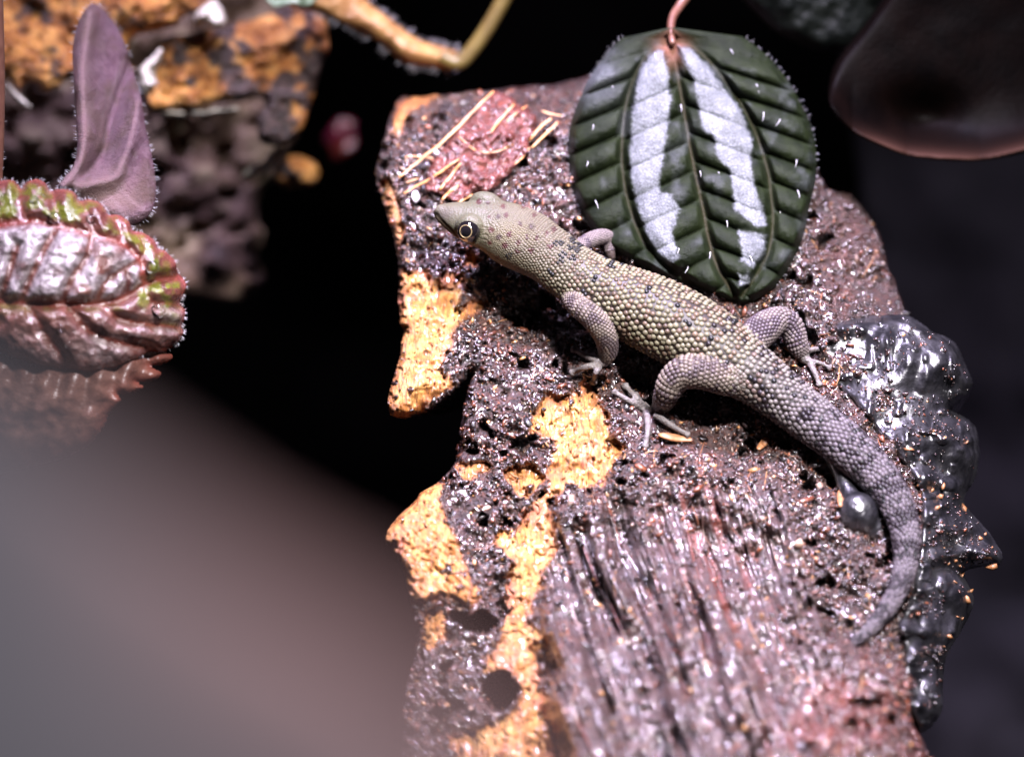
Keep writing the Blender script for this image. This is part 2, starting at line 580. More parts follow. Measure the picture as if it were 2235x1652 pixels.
crust = m.ramp(m.noise(16, 5, 0.7), [(0.3, (0.005, 0.0025, 0.0025)), (0.46, (0.020, 0.0075, 0.006)), (0.62, (0.065, 0.021, 0.012)), (0.8, (0.19, 0.075, 0.032))])
fibc = m.ramp(m.noise(9, 4, 0.7), [(0.3, (0.012, 0.007, 0.007)), (0.5, (0.04, 0.02, 0.018)), (0.7, (0.10, 0.05, 0.042))])
crust = m.mix(m.math('MULTIPLY', fb, 0.7), crust, fibc)
crust = m.mix(red, crust, m.ramp(m.noise(12, 4), [(0.3, (0.04, 0.009, 0.007)), (0.7, (0.20, 0.045, 0.028))]))
m.set(Base_Color=m.mix(cr, cork, crust),
      Roughness=m.mix(m.math('MULTIPLY', fb, 0.8), m.ramp(m.noise(6, 5, 0.7), [(0.35, 0.18), (0.65, 0.6)]), (0.36, 0.36, 0.36)), Specular_IOR_Level=0.75,
      Coat_Weight=m.math('MULTIPLY_ADD', cr, 0.65, 0.35), Coat_Roughness=0.10, Coat_IOR=1.6,
      Normal=m.bump(m.math('ADD', m.math('MULTIPLY', m.noise(42, 5, 0.7), m.math('MULTIPLY', m.math('MULTIPLY_ADD', cr, 0.75, 0.25), m.math('MULTIPLY_ADD', fb, -0.55, 1.0))), m.math('MULTIPLY', m.noise(1.6, 5, 0.75, streak), m.math('SUBTRACT', 1.9, m.math('MULTIPLY', cr, 1.5)))), 0.03, 1.0))
MAT_BARK = m.m

m = M('crumb')
m.set(Base_Color=m.attr('col', 'Color'), Roughness=0.25, Specular_IOR_Level=0.7, Coat_Weight=m.ramp(m.noise(1.8, 4, 0.7), [(0.42, 0.1), (0.56, 1.0)]), Coat_Roughness=0.08, Coat_IOR=1.6,
      Normal=m.bump(m.noise(60, 3), 0.012, 0.8))
MAT_CRUMB = m.m

bark = thing('cork_bark', pt(1450, 1300, 0.2), 'wet cork bark slab crusted with dark soil, bare orange cork on its left rim', 'bark')


def bark_top(x, y, sd): return bark_h(x, y, sd)


P, F, bx, by, bs = grid_sheet(BARK, 3.0, bark_top, skirt=[(0.18, 3), (0.5, 14), (1.1, 45), (2.0, 120)], jitter=7, smooth=6)
om, mm, bsdo = bark_masks(bx, by)
ux_ = bx * -FIB[1] + by * FIB[0]; uu_ = bx * FIB[0] + by * FIB[1]
gro = sstep(0.05, -0.35, n2(ux_ + 16 * n2(bx, by, 150, 2, 41), uu_ * 0.09, 20, 3, 42)) * np.exp(-((bx - 1580 - 0.35 * (by - 1250)) / 90) ** 2 - ((by - 1250) / 230) ** 2)
fibm = mm * sstep(1010, 1180, by + 0.25 * (bx - 1400))
redm = np.clip(np.exp(-((bx - 1850) / 150) ** 2 - ((by - 1560) / 100) ** 2) * 1.3 + 0.25 * np.exp(-((bx - 1850) / 70) ** 2 - ((by - 520) / 140) ** 2)
               + 0.5 * np.exp(-((bx - 1200) / 130) ** 2 - ((by - 300) / 120) ** 2) + 0.8 * np.exp(-((bx - 1310) / 30) ** 2 - ((by - 1040) / 30) ** 2), 0, 1) * sstep(-0.25, 0.4, n2(bx, by, 40, 3, 81))
redm = np.maximum(redm, gro)
mesh_obj('bark_body', P, F, MAT_BARK, bark, attrs={'edge': np.clip(np.exp(np.minimum(bsdo, 0) / 9), 0, 1), 'crust': 1 - om, 'fibre': fibm, 'red': redm})

# crumbs of wet coir on the crust (nobody could count them)
ico = [(0, .526, .851), (0, -.526, .851), (.526, .851, 0), (-.526, .851, 0), (.851, 0, .526), (-.851, 0, .526)]
ico = np.array(ico + [(-a, -b, -c) for a, b, c in ico])
from itertools import combinations
IF = []
for a, b, c in combinations(range(12), 3):
    if all(abs(np.linalg.norm(ico[i] - ico[j]) - 1.0515) < 0.05 for i, j in ((a, b), (b, c), (a, c))):
        nrm = np.cross(ico[b] - ico[a], ico[c] - ico[a])
        IF.append((a, b, c) if nrm @ ico[a] > 0 else (a, c, b))
IF = np.array(IF)
VARS = np.stack([ico * (1 + 0.38 * rng.standard_normal((12, 1)).clip(-1.3, 1.3)) for _ in range(12)])


def rand_rot(n):
    q = norm(rng.standard_normal((n, 4)))
    a, b, c, d = q.T
    return np.stack([1 - 2 * (c * c + d * d), 2 * (b * c - a * d), 2 * (b * d + a * c), 2 * (b * c + a * d), 1 - 2 * (b * b + d * d), 2 * (c * d - a * b),
                     2 * (b * d - a * c), 2 * (c * d + a * b), 1 - 2 * (b * b + c * c)], 1).reshape(n, 3, 3)


def lumps(C, size, aniso, Rm, colors):
    n = len(C)
    V = VARS[rng.integers(0, len(VARS), n)] * aniso[:, None] * size[:, None, None]
    V = np.einsum('nij,nkj->nki', Rm, V) + C[:, None]
    F = (IF[None] + 12 * np.arange(n)[:, None, None]).reshape(-1, 3)
    return V.reshape(-1, 3), F, np.repeat(colors, 12, 0)


n = 74000
cx = rng.uniform(830, 2120, n); cy = rng.uniform(190, 1700, n)
sdB = poly_sd(smooth_closed(BARK, 3), cx, cy)
mk = bark_masks(cx, cy)
keep = (sdB < -4) & (rng.random(n) < (1 - mk[0]) * (1 - 0.72 * mk[1] * sstep(1040, 1160, cy + 0.2 * (cx - 1400)) * sstep(1850, 1700, cx)) * (0.45 + 0.55 * sstep(-0.35, 0.25, n2(cx, cy, 48, 3, 58))) + 0.003 + 0.22 * np.exp(-np.abs(mk[2]) / 6))
cx, cy, sdB = cx[keep], cy[keep], sdB[keep]
mk = [a[keep] for a in mk]
n = len(cx)
size = np.exp(rng.normal(-4.55, 0.5, n)).clip(0.005, 0.045)
aniso = np.stack([rng.uniform(.8, 2.2, n), rng.uniform(.6, 1.1, n), rng.uniform(.4, .8, n)], 1)
pal = np.array([(0.012, 0.007, 0.007), (0.028, 0.011, 0.009), (0.055, 0.018, 0.012), (0.11, 0.036, 0.02), (0.18, 0.055, 0.025), (0.40, 0.20, 0.075), (0.30, 0.20, 0.15)])
ci = rng.choice(7, n, p=[.26, .26, .2, .13, .08, .035, .035])
cc = pal[ci] * rng.uniform(0.35, 1.1, (n, 1)) * np.where(n2(cx, cy, 70, 2, 59) > 0.1, 1.5, 0.8)[:, None]
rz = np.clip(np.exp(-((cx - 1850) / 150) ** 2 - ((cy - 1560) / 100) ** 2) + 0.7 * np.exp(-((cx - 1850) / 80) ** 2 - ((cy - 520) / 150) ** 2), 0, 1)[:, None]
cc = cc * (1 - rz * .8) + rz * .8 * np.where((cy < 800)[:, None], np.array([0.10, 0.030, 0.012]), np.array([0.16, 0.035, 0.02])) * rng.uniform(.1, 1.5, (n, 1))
cc = cc * np.where((cy < 720) & (cx > 1700) & (rng.random(n) > .12), 0.45, 1.0)[:, None]  # upper right: weaker light put into the crumb colour
cw = bark_h(cx, cy, sdB, mk)
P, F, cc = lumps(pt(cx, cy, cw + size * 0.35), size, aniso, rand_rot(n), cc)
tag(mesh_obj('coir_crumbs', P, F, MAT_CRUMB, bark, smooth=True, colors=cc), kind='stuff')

# loose coir fibres: thin strands lying on the crust
parts, cols = [], []
for k in range(300):
    if k < 130:
        x0, y0 = rng.uniform(1190, 1900), rng.uniform(1080, 1660)
        d = FIB + rng.normal(0, 0.13, 2); L = rng.uniform(30, 150)
        if poly_sd(MOUND, np.array([x0]), np.array([y0]))[0] > -10: continue
        r = rng.uniform(0.006, 0.016); c = np.array([(0.10, 0.028, 0.016), (0.07, 0.04, 0.035), (0.03, 0.014, 0.011), (0.11, 0.07, 0.06)][k % 4])
    else:
        x0, y0 = rng.uniform(1000, 2000), rng.uniform(230, 1500)
        d = norm(rng.normal(0, 1, 2)); L = rng.uniform(20, 70)
        r = rng.uniform(0.003, 0.008); c = np.array([(0.20, 0.08, 0.04), (0.07, 0.03, 0.02), (0.36, 0.18, 0.08)][k % 3])
    d = norm(d); nn = 9
    s = np.linspace(0, 1, nn)
    lx = x0 + d[0] * L * s + 7 * np.sin(s * rng.uniform(1, 4) + rng.uniform(0, 6)); ly = y0 + d[1] * L * s + 4 * np.sin(s * 3 + rng.uniform(0, 6))
    sdl = poly_sd(BARK, lx, ly)
    if sdl.max() > -8: continue
    lw = bark_h(lx, ly); lw = np.convolve(np.pad(lw, 1, mode='edge'), [.33, .34, .33], 'valid')
    tp = np.sin(np.linspace(0.15, math.pi - 0.15, nn))
    p, f, _ = tube(pt(lx, ly, lw + r * 0.5 + 0.004), r * (0.35 + 0.65 * tp), seg=5)
    parts.append((p, f)); cols.append(np.tile(c * rng.uniform(.7, 1.3), (len(p), 1)))
P, F = merge(parts)
tag(mesh_obj('coir_fibres', P, F, MAT_CRUMB, bark, colors=np.vstack(cols)), kind='stuff')

# ---------------------------------------------------------------- far setting
m = M('dark_back')
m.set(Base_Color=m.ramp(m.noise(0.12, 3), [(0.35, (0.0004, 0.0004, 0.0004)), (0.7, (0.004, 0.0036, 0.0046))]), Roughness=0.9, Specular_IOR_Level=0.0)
gx, gy = np.meshgrid(np.linspace(-1, 1, 70), np.linspace(-1, 1, 60))
xx, yy = 1117 + gx * 3200, 826 + gy * 2600
P = pt(xx.ravel(), yy.ravel(), (-26 - 3 * n2(xx, yy, 420, 4, 91) + 3 * gy).ravel())
i = np.arange(70 * 60).reshape(60, 70)
F = np.stack([i[:-1, :-1], i[1:, :-1], i[1:, 1:], i[:-1, 1:]], -1).reshape(-1, 4)
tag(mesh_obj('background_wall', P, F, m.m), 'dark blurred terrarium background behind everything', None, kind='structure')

# ---------------------------------------------------------------- gecko
UPV = np.array([0.06, 0.66, 0.75])
# x, y, half-width, centre height above the slope (cm along w), height/width
SP = np.array([
    (951, 462, 12, 0.80, 0.9), (962, 465, 22, 0.80, 0.88), (985, 472, 35, 0.80, 0.84), (1011, 481, 47, 0.79, 0.82), (1040, 489, 57, 0.78, 0.82), (1070, 496, 65, 0.76, 0.84),
    (1103, 508, 72, 0.74, 0.86), (1145, 528, 75, 0.72, 0.88), (1196, 558, 70, 0.69, 0.9), (1250, 598, 70, 0.65, 0.9), (1305, 632, 77, 0.61, 0.9), (1370, 663, 86, 0.57, 0.92),
    (1440, 695, 92, 0.54, 0.92), (1510, 732, 91, 0.50, 0.92), (1575, 772, 83, 0.46, 0.92), (1630, 810, 72, 0.42, 0.92), (1690, 853, 62, 0.37, 0.95), (1750, 900, 58, 0.32, 0.95),
    (1810, 945, 55, 0.29, 0.95), (1862, 988, 52, 0.27, 0.95), (1908, 1032, 48, 0.24, 0.95), (1945, 1080, 43, 0.23, 0.95), (1968, 1130, 38, 0.22, 0.95), (1979, 1180, 34, 0.21, 0.95),
    (1977, 1230, 29, 0.18, 0.95), (1961, 1285, 25, 0.16, 0.95), (1931, 1335, 21, 0.14, 0.95), (1893, 1378, 17, 0.12, 0.95), (1858, 1406, 12, 0.10, 0.95), (1826, 1425, 7, 0.09, 0.9), (1808, 1432, 3, 0.08, 0.9)])
spc = smooth_open(SP, 8)
sp_w = plane(spc[:, 0], spc[:, 1]) + spc[:, 3] - 0.06 * sstep(20, 12, np.arange(len(spc)) / 8.0)
SPC = pt(spc[:, 0], spc[:, 1], sp_w)
SPR = spc[:, 2] / K - np.minimum(0.019 * sstep(6, 9, np.arange(len(spc)) / 8.0), 0.14 * spc[:, 2] / K)
body = tube(SPC, SPR, SPR * spc[:, 4], N=UPV, seg=40, flat=0.12)


def limb(pts, N=UPV, seg=18, n=6):
    """pts: x, y, radius px, w"""
    p = smooth_open(np.array(pts, float), n)
    return tube(pt(p[:, 0], p[:, 1], p[:, 3]), (p[:, 2] - (2.6 if seg == 18 else 0)) / K, N=N, seg=seg)


def gw(x, y, lift):                      # w of a point `lift` cm above the crust
    return float(bark_h(np.array([float(x)]), np.array([float(y)]))[0]) + lift


def toe(points, r0=8.5, r1=6.2, pad=10.5):
    q = [(x, y, r0 + (r1 - r0) * i / max(1, len(points) - 1), gw(x, y, l + 0.05)) for i, (x, y, l) in enumerate(points)]
    x, y, r, w = q[-1]; x2, y2 = q[-2][:2]
    d = norm(np.array([x - x2, y - y2]))
    q.append((x + d[0] * 5, y + d[1] * 5, pad, w)); q.append((x + d[0] * 9, y + d[1] * 9, pad * .6, w - .005))
    return limb(q, seg=10, n=4)


limbs = []
# near fore leg: upper arm, forearm, palm, toes
limbs.append(limb([(1235, 640, 20, sp_w[9 * 8] + .02), (1262, 668, 25, plane(1262, 668) + .74), (1292, 692, 27, plane(1292, 692) + .72), (1318, 727, 26.5, plane(1317, 727) + .58),
                   (1327, 760, 24, plane(1326, 760) + .40), (1321, 784, 18, gw(1320, 784, .15)), (1308, 794, 13, gw(1308, 794, .06)), (1298, 797, 10, gw(1298, 797, .045))]))
n_arm = len(limbs)
toes = [toe([(1306, 790, .05), (1282, 778, .05), (1256, 764, .03)]), toe([(1306, 796, .05), (1278, 801, .05), (1252, 812, .03)]),
        toe([(1308, 800, .05), (1300, 814, .05), (1296, 830, .03)]), toe([(1308, 790, .05), (1298, 780, .06), (1291, 770, .05)])]
# near hind leg
limbs.append(limb([(1640, 825, 34, plane(1640, 825) + .40), (1595, 828, 37, plane(1595, 828) + .46), (1540, 814, 37, plane(1540, 814) + .58), (1497, 812, 37, plane(1497, 812) + .56),
                   (1470, 830, 34, plane(1470, 830) + .48), (1455, 860, 29, plane(1455, 860) + .34), (1440, 892, 20, gw(1440, 892, .09)), (1420, 902, 15, gw(1420, 902, .06)), (1408, 902, 11, gw(1408, 902, .05))]))
toes += [toe([(1412, 898, .05), (1378, 878, .06), (1345, 858, .03)]), toe([(1414, 896, .05), (1390, 870, .07), (1368, 846, .04)]),
         toe([(1416, 895, .06), (1402, 878, .06), (1390, 866, .03)]), toe([(1412, 906, .05), (1414, 938, .06), (1409, 968, .03)]),
         toe([(1430, 905, .06), (1464, 928, .06), (1496, 946, .03)])]
# far fore leg: elbow stands up behind the shoulder
limbs.append(limb([(1240, 570, 20, plane(1240, 570) + .52), (1275, 532, 19, plane(1275, 532) + .42), (1312, 517, 19, plane(1312, 517) + .34), (1330, 523, 17, plane(1330, 523) + .26),
                   (1332, 548, 14, gw(1332, 548, .12)), (1336, 566, 11, gw(1336, 566, .06))]))
# far hind leg
limbs.append(limb([(1630, 755, 36, plane(1630, 755) + .40), (1668, 716, 37, plane(1668, 716) + .40), (1703, 697, 29, plane(1703, 697) + .36), (1727, 712, 28, plane(1727, 712) + .28),
                   (1740, 750, 25, plane(1740, 750) + .18), (1752, 776, 18, gw(1752, 776, .08)), (1762, 788, 12, gw(1762, 788, .06))]))
toes += [toe([(1758, 782, .06), (1776, 808, .06), (1786, 834, .03)], 8, 6), toe([(1755, 768, .07), (1780, 762, .07), (1806, 762, .04)], 7, 5.5, 8),
         toe([(1762, 786, .05), (1790, 792, .05), (1806, 800, .03)], 6, 4)]

# head forms: brow bulges over both eyes, cheek, snout bridge, nostril swelling
HT = norm(SPC[8] - SPC[44])              # towards the snout
HN = norm(UPV - (UPV @ HT) * HT)
HB = np.cross(HT, HN)
if HB[1] < 0: HB = -HB                   # HB points to the far side
e_i = 29
EYE_N = pt(1026, 503, sp_w[e_i] + 0.17)
EYE_F = pt(1062, 447, sp_w[e_i] - 0.06)
AX = np.stack([HT, HB, HN])
head = [ellipsoid(EYE_N - 0.03 * HN * 0 + 0.035 * HB, (0.135, 0.10, 0.125), AX), ellipsoid(EYE_F, (0.16, 0.105, 0.125), AX),
        ellipsoid(SPC[56] + HN * 0.02 - HB * 0.10, (0.30, 0.20, 0.2), AX), ellipsoid(SPC[56] + HN * 0.02 + HB * 0.10, (0.30, 0.19, 0.2), AX),
        ellipsoid(SPC[16] + HN * 0.04, (0.16, 0.085, 0.055), AX), ellipsoid(SPC[7] + HN * 0.03 - HB * 0.03, (0.05, 0.035, 0.035), AX)]
# a thin lip ridge along the near jaw
bp = [(body[0], body[1])] + head + [(l[0], l[1]) for l in limbs] + [(t[0], t[1]) for t in toes]
P, F = merge(bp)
V, Q = remesh(P, F, 0.0125, 4, 0.5)
# carve the mouth line and an eye socket
gx_, gy_ = topx(V)
dE = np.linalg.norm(V - EYE_N, axis=1)
view = np.array([0, 0, 1.0])
V = V + (0.010 * np.exp(-((dE - 0.118) / 0.025) ** 2))[:, None] * norm(V - EYE_N)
mouth = smooth_open(np.array([(953, 468), (966, 485), (984, 502), (1008, 522), (1036, 540), (1066, 560)]), 8)
dm = line_d(mouth, gx_, gy_)

# pigment
x_, y_ = topx(V)
dsp = np.full(len(V), 1e9); isp = np.zeros(len(V), int)
for k in range(0, len(SPC), 2):
    d = np.linalg.norm(V - SPC[k], axis=1); mk_ = d < dsp; dsp[mk_] = d[mk_]; isp[mk_] = k
sfr = isp / 8.0                           # station along the spine
rel = V - SPC[isp]
Tn, Nn_, Bn = body[2][1][isp], body[2][2][isp], body[2][3][isp]
upc = (rel * Nn_).sum(1) / (SPR[isp] + 1e-6)          # -1 belly .. 1 back
isbody = (dsp < SPR[isp] * 1.12 + 0.03) | (sfr < 7.5)


def lerp(a, b, t): return np.asarray(a) * (1 - t[:, None]) + np.asarray(b) * t[:, None]


headc, torsoc, tailc = np.array([0.30, 0.265, 0.175]), np.array([0.06, 0.038, 0.03]), np.array([0.05, 0.038, 0.042])
c = lerp(headc, (0.29, 0.24, 0.165), sstep(5, 8, sfr))
c = lerp(c, torsoc, sstep(7.8, 10.2, sfr))
c = lerp(c, tailc, sstep(15, 18, sfr))
c = c * (1 + 0.16 * fbm(V * 9, 3, 5))[:, None]
c = lerp(c, (0.22, 0.195, 0.20), 0.8 * sstep(19.5, 20.5, sfr) * sstep(0.1, -0.1, np.sin(sfr * 4.6)))
green = np.exp(-(np.linalg.norm(V - EYE_N, axis=1) / 0.20) ** 2) + np.exp(-(np.linalg.norm(V - EYE_F, axis=1) / 0.2) ** 2)
c = lerp(c, (0.26, 0.28, 0.185), np.clip(green, 0, 1) * 0.75)
yel = np.exp(-(((x_ - 1110) / 60) ** 2 + ((y_ - 510) / 22) ** 2)); c = lerp(c, (0.42, 0.33, 0.17), yel * 0.5)
c = lerp(c, (0.26, 0.215, 0.21), np.exp(-(((x_ - 968) / 22) ** 2 + ((y_ - 468) / 16) ** 2)) * 0.7)
bel = sstep(-0.15, -0.55, upc) * isbody
c = lerp(c, (0.30, 0.14, 0.055), bel * sstep(19, 16, sfr) * 0.9)
limbmask = ~isbody
tdist = np.full(len(V), 1e9)
for t in toes:
    for k in range(0, len(t[2][0]), 2):
        tdist = np.minimum(tdist, np.linalg.norm(V - t[2][0][k], axis=1))
lc = lerp(np.tile((0.20, 0.145, 0.135), (len(V), 1)), np.tile((0.50, 0.44, 0.45), (len(V), 1)), sstep(0.10, 0.03, tdist))
lc = lc * (1 + 0.35 * fbm(V * 14, 3, 6))[:, None]
c = np.where(limbmask[:, None], lc, c)
HEADSPOT = Z(940, 200, 3.304, [(850, 1005), (925, 1015), (1050, 1045), (1075, 1115), (1010, 1130), (1215, 1050), (1305, 1115), (1285, 1210), (950, 1240), (1100, 1275), (1015, 1295),
                               (940, 1345), (1065, 1365), (1165, 1420), (1410, 1260), (1470, 1235), (1190, 1190), (1280, 1415), (1440, 1380), (1000, 1470), (1180, 1340), (1330, 1300), (1250, 1300), (935, 1130)])
HS_R = [6, 4.5, 5.5, 5, 5.5, 4, 5, 7, 6.5, 6, 6, 4.5, 6.5, 5, 4.5, 5, 3.5, 4, 4.5, 5, 3.5, 3.5, 3.5, 3.5]
for (sx, sy), r, k in zip(HEADSPOT, HS_R, range(99)):
    d = np.hypot(x_ - sx + 1.5 * fbm(V * 30, 2, 8), (y_ - sy) * 0.9)
    c = lerp(c, [(0.13, 0.035, 0.03), (0.10, 0.06, 0.045), (0.16, 0.05, 0.035)][k % 3], (1 - sstep(r * .7, r * 1.25, d)) * 1.0 * (V[:, 2] > sp_w[30] - 0.3))
BLACK = Z(1050, 440, 3.4385, [(1220, 690), (1205, 735), (1235, 670), (1310, 555), (1295, 615), (1350, 640), (1375, 595), (1320, 710), (1600, 695), (1640, 760), (1735, 750), (1510, 885), (1400, 1000),
                              (1115, 830), (1950, 985), (2225, 1110), (765, 685), (1180, 575), (1215, 575)]) + Z(1380, 700, 2.754, [(1080, 410), (1440, 280), (1170, 340), (940, 290), (1255, 300)])
lip = np.exp(-(dm / 3.2) ** 2) * (V[:, 2] > sp_w[20] - 0.25)
c = lerp(c, (0.045, 0.025, 0.015), lip * 0.85)
c = lerp(c, (0.30, 0.155, 0.06), np.exp(-((dm - 9) / 6) ** 2) * (poly_sd(np.vstack([mouth, [(1075, 700), (900, 700), (900, 470)]]), x_, y_) < 0) * .6)
V = V - (0.010 * lip)[:, None] * norm(V - SPC[isp])
c = np.clip(c * np.array([0.255, 0.265, 0.25]), 0.005, 1)

m = M('gecko_skin')
g = m.voro(52)
gr = m.attr('grain')
m.set(Base_Color=m.mix(m.math('MULTIPLY', m.ramp(g, [(0.25, 0.0), (0.6, 0.35)]), gr), m.attr('col', 'Color'), (0.06, 0.035, 0.03)), Roughness=0.5, Specular_IOR_Level=0.3,
      Subsurface_Weight=0.12, Subsurface_Radius=(0.4, 0.2, 0.1), Subsurface_Scale=0.0012,
      Normal=m.bump(m.math('MULTIPLY', m.math('SUBTRACT', 1.0, g), gr), 0.012, 0.7))
MAT_SKIN = m.m
m = M('gecko_scale')
m.set(Base_Color=m.attr('col', 'Color'), Roughness=0.38, Specular_IOR_Level=0.24, Subsurface_Weight=0.05, Subsurface_Radius=(0.3, 0.2, 0.1), Subsurface_Scale=0.001)
MAT_SCALE = m.m
m = M('eye_dark'); m.set(Base_Color=(0.006, 0.005, 0.006), Roughness=0.05, Coat_Weight=1.0, Coat_Roughness=0.02); MAT_EYE = m.m
m = M('eye_gold'); m.set(Base_Color=m.ramp(m.noise(60, 3), [(0.3, (0.08, 0.055, 0.025)), (0.7, (0.36, 0.28, 0.15))]), Roughness=0.25, Metallic=0.3); MAT_IRIS = m.m

gecko = thing('gecko', pt(1500, 900, plane(1500, 900)), 'small grey-brown gecko with beaded yellowish scales walking over the cork bark', 'gecko')
bodyo = mesh_obj('body', V, Q, MAT_SKIN, gecko, colors=c, attrs={'grain': np.where(isbody, sstep(9.5, 7.5, sfr) * (0.35 + 0.65 * sstep(2, 6, sfr)), 0.8)})
for nm, ec, side in (('eye', EYE_N, -1), ('eye', EYE_F, 1)):
    look = norm(norm(-HB * 0.62 + HN * 0.42 + HT * 0.2) if side < 0 else norm(HB * 0.9 + HN * 0.3))
    if side < 0: look = norm(look + 0.25 * view)
    ec = ec if side < 0 else ec - 0.12 * HN + 0.0 * HB
    P, F = ellipsoid(ec + look * 0.025, (0.106, 0.106, 0.106), nu=28, nv=18)
    eye = mesh_obj(nm, P, F, MAT_EYE, gecko)
    a1 = norm(np.cross(look, HT)); a2 = np.cross(look, a1)
    cen = ec + look * (0.025 + 0.0915)
    th = np.linspace(0, 2 * math.pi, 33)[:-1]
    ring = []
    rr, rt = 0.054, 0.0055
    for t in th:
        o_ = a1 * math.cos(t) + a2 * math.sin(t)
        for ph in np.linspace(0, 2 * math.pi, 9)[:-1]:
            ring.append(cen + o_ * (rr + rt * math.cos(ph)) + look * rt * math.sin(ph))
    Fr = [(i * 8 + j, i * 8 + (j + 1) % 8, ((i + 1) % 32) * 8 + (j + 1) % 8, ((i + 1) % 32) * 8 + j) for i in range(32) for j in range(8)]
    tag(mesh_obj('iris', np.array(ring), Fr, MAT_IRIS, eye), 'thin golden iris ring')

# ---- bead scales
bvh = BVHTree.FromPolygons(V.tolist(), [tuple(map(int, q)) for q in Q])
dome = [(0, 0, 1.0)]
for rr, hh in ((0.45, 0.86), (0.82, 0.48), (1.0, 0.0), (0.96, -0.35)):
    for j in range(9):
        a = 2 * math.pi * j / 9
        dome.append((rr * math.cos(a), rr * math.sin(a), hh))
dome = np.array(dome)
DF = [(0, 1 + j, 1 + (j + 1) % 9) for j in range(9)]
for i in range(3):
    for j in range(9):
        a = 1 + i * 9
        DF.append((a + j, a + 9 + j, a + 9 + (j + 1) % 9, a + (j + 1) % 9))
SC = []                                   # centre, tangent, normal, size, colour, sort key


def scale_colour_body(s, up, x, y, P):
    nz = fbm(P[None] * 7, 2, 3)[0]; jit = rng.uniform(.78, 1.2)
    yel = np.array([0.45, 0.405, 0.285]); cream = np.array([0.50, 0.45, 0.37]); grey = np.array([0.33, 0.275, 0.295]); dark = np.array([0.075, 0.055, 0.065]); brown = np.array([0.24, 0.17, 0.13])
    a = float(sstep(np.array(7.5), 10.0, np.array(s))); b = float(sstep(11.5, 16.0, np.array(s)))
    col = (cream * .75 * (1 - a) + yel * a) * (1 - b) + cream * .85 * b
    if s < 16 and rng.random() < 0.22 + 0.3 * max(0, nz): col = brown * (1.0 + rng.random() * .8)
    t = float(sstep(15.0, 18.5, np.array(s)))
    col = col * (1 - t) + grey * t * 0.80
    if s > 13.5:
        p = 0.10 + 0.75 * max(0.0, nz + 0.25) * float(sstep(14.0, 17.5, np.array(s)))
        band = math.sin(s * 4.6 + 0.7 * nz)
        if s > 19.5 and band > 0.0: p = 0.78
        elif s > 19.5: p = 0.18
        if s > 28.2: p = 0.1
        if rng.random() < p: col = dark * rng.uniform(.4, 1.1)
        if s > 27.5: col = np.array([0.36, 0.34, 0.35]) if p < .5 else col
    for bx_, by_ in BLACK:
        if math.hypot(x - bx_, y - by_) < (7.5 if s < 10 else 8.5): col = np.array([0.022, 0.02, 0.028])
    if s < 10.5:
        for bx_, by_ in HEADSPOT[13:]:
            if math.hypot(x - bx_, y - by_) < 6: col = np.array([0.14, 0.055, 0.05])
    return np.clip(col * jit * np.array([0.265, 0.265, 0.235]) if s < 15 else col * jit * np.array([0.26, 0.26, 0.27]), 0.008, 0.9)


arc = np.concatenate([[0], np.cumsum(np.linalg.norm(np.diff(SPC, axis=0), axis=1))])
stn = np.arange(len(SPC)) / 8.0


def spacing(s):
    return np.interp(s, [5.0, 8.0, 10, 12, 15, 17, 20, 23, 27, 30], [0.017, 0.031, 0.051, 0.059, 0.057, 0.052, 0.046, 0.040, 0.034, 0.028])


a_ = np.interp(5.2, stn, arc); row = 0
Tt, Nt, Bt = body[2][1], body[2][2], body[2][3]
while a_ < arc[-1] - 0.02:
    s = np.interp(a_, arc, stn); sp_ = spacing(s)
    C_ = np.array([np.interp(a_, arc, SPC[:, k]) for k in range(3)]); R_ = np.interp(a_, arc, SPR)
    k = int(round(s * 8)); T_, N_, B_ = Tt[min(k, len(Tt) - 1)], Nt[min(k, len(Tt) - 1)], Bt[min(k, len(Tt) - 1)]
    lim = 2.05 if s < 15 else 2.5
    if s < 8.5: lim = 1.5
    nth = max(3, int(round(2 * lim * R_ / sp_)))
    for j in range(nth + 1):
        th = -lim + 2 * lim * (j + 0.5 * (row % 2)) / nth + rng.normal(0, 0.10) * sp_ / R_
        d = N_ * math.cos(th) + B_ * math.sin(th)
        p0 = C_ + d * R_ + T_ * rng.normal(0, 0.10) * sp_
        loc, nr, fi, dist = bvh.find_nearest(p0.tolist())
        if loc is None or dist > 0.10: continue
        loc = np.array(loc); nr = np.array(nr)
        if nr @ d < 0.35: continue
        # keep off limbs
        near_limb = False
        for l in limbs:
            Cl, rl = l[2][0], l[2][4]
            dl = np.linalg.norm(Cl - loc, axis=1)
            if (dl < rl * 0.97)[8:].any(): near_limb = True
        if near_limb: continue
        X_, Y_ = topx(loc)
        col = scale_colour_body(s, math.cos(th), X_, Y_, loc)
        bl = float(sstep(6.5, 9.6, np.array(s)))
        if col.max() > 0.04: col = c[int(Q[fi][0])] * 1.12 * rng.uniform(.85, 1.15) * (1 - bl) + col * bl
        sz = sp_ * (0.475 if s < 17 else 0.54) * rng.uniform(.86, 1.08) * (1.0 - 0.25 * sstep(1.2, 2.2, np.array(abs(th))))
        ln = 1.0 if s < 16 else 1.0 + 0.28 * float(sstep(16, 19, np.array(s)))
        SC.append((loc - nr * sz * 0.5 * (1 - float(sstep(5, 9, np.array(s)))), T_, nr, sz, ln, col, nr[2] * sz if loc[2] > -5 else 0))
    a_ += sp_ * 0.80; row += 1
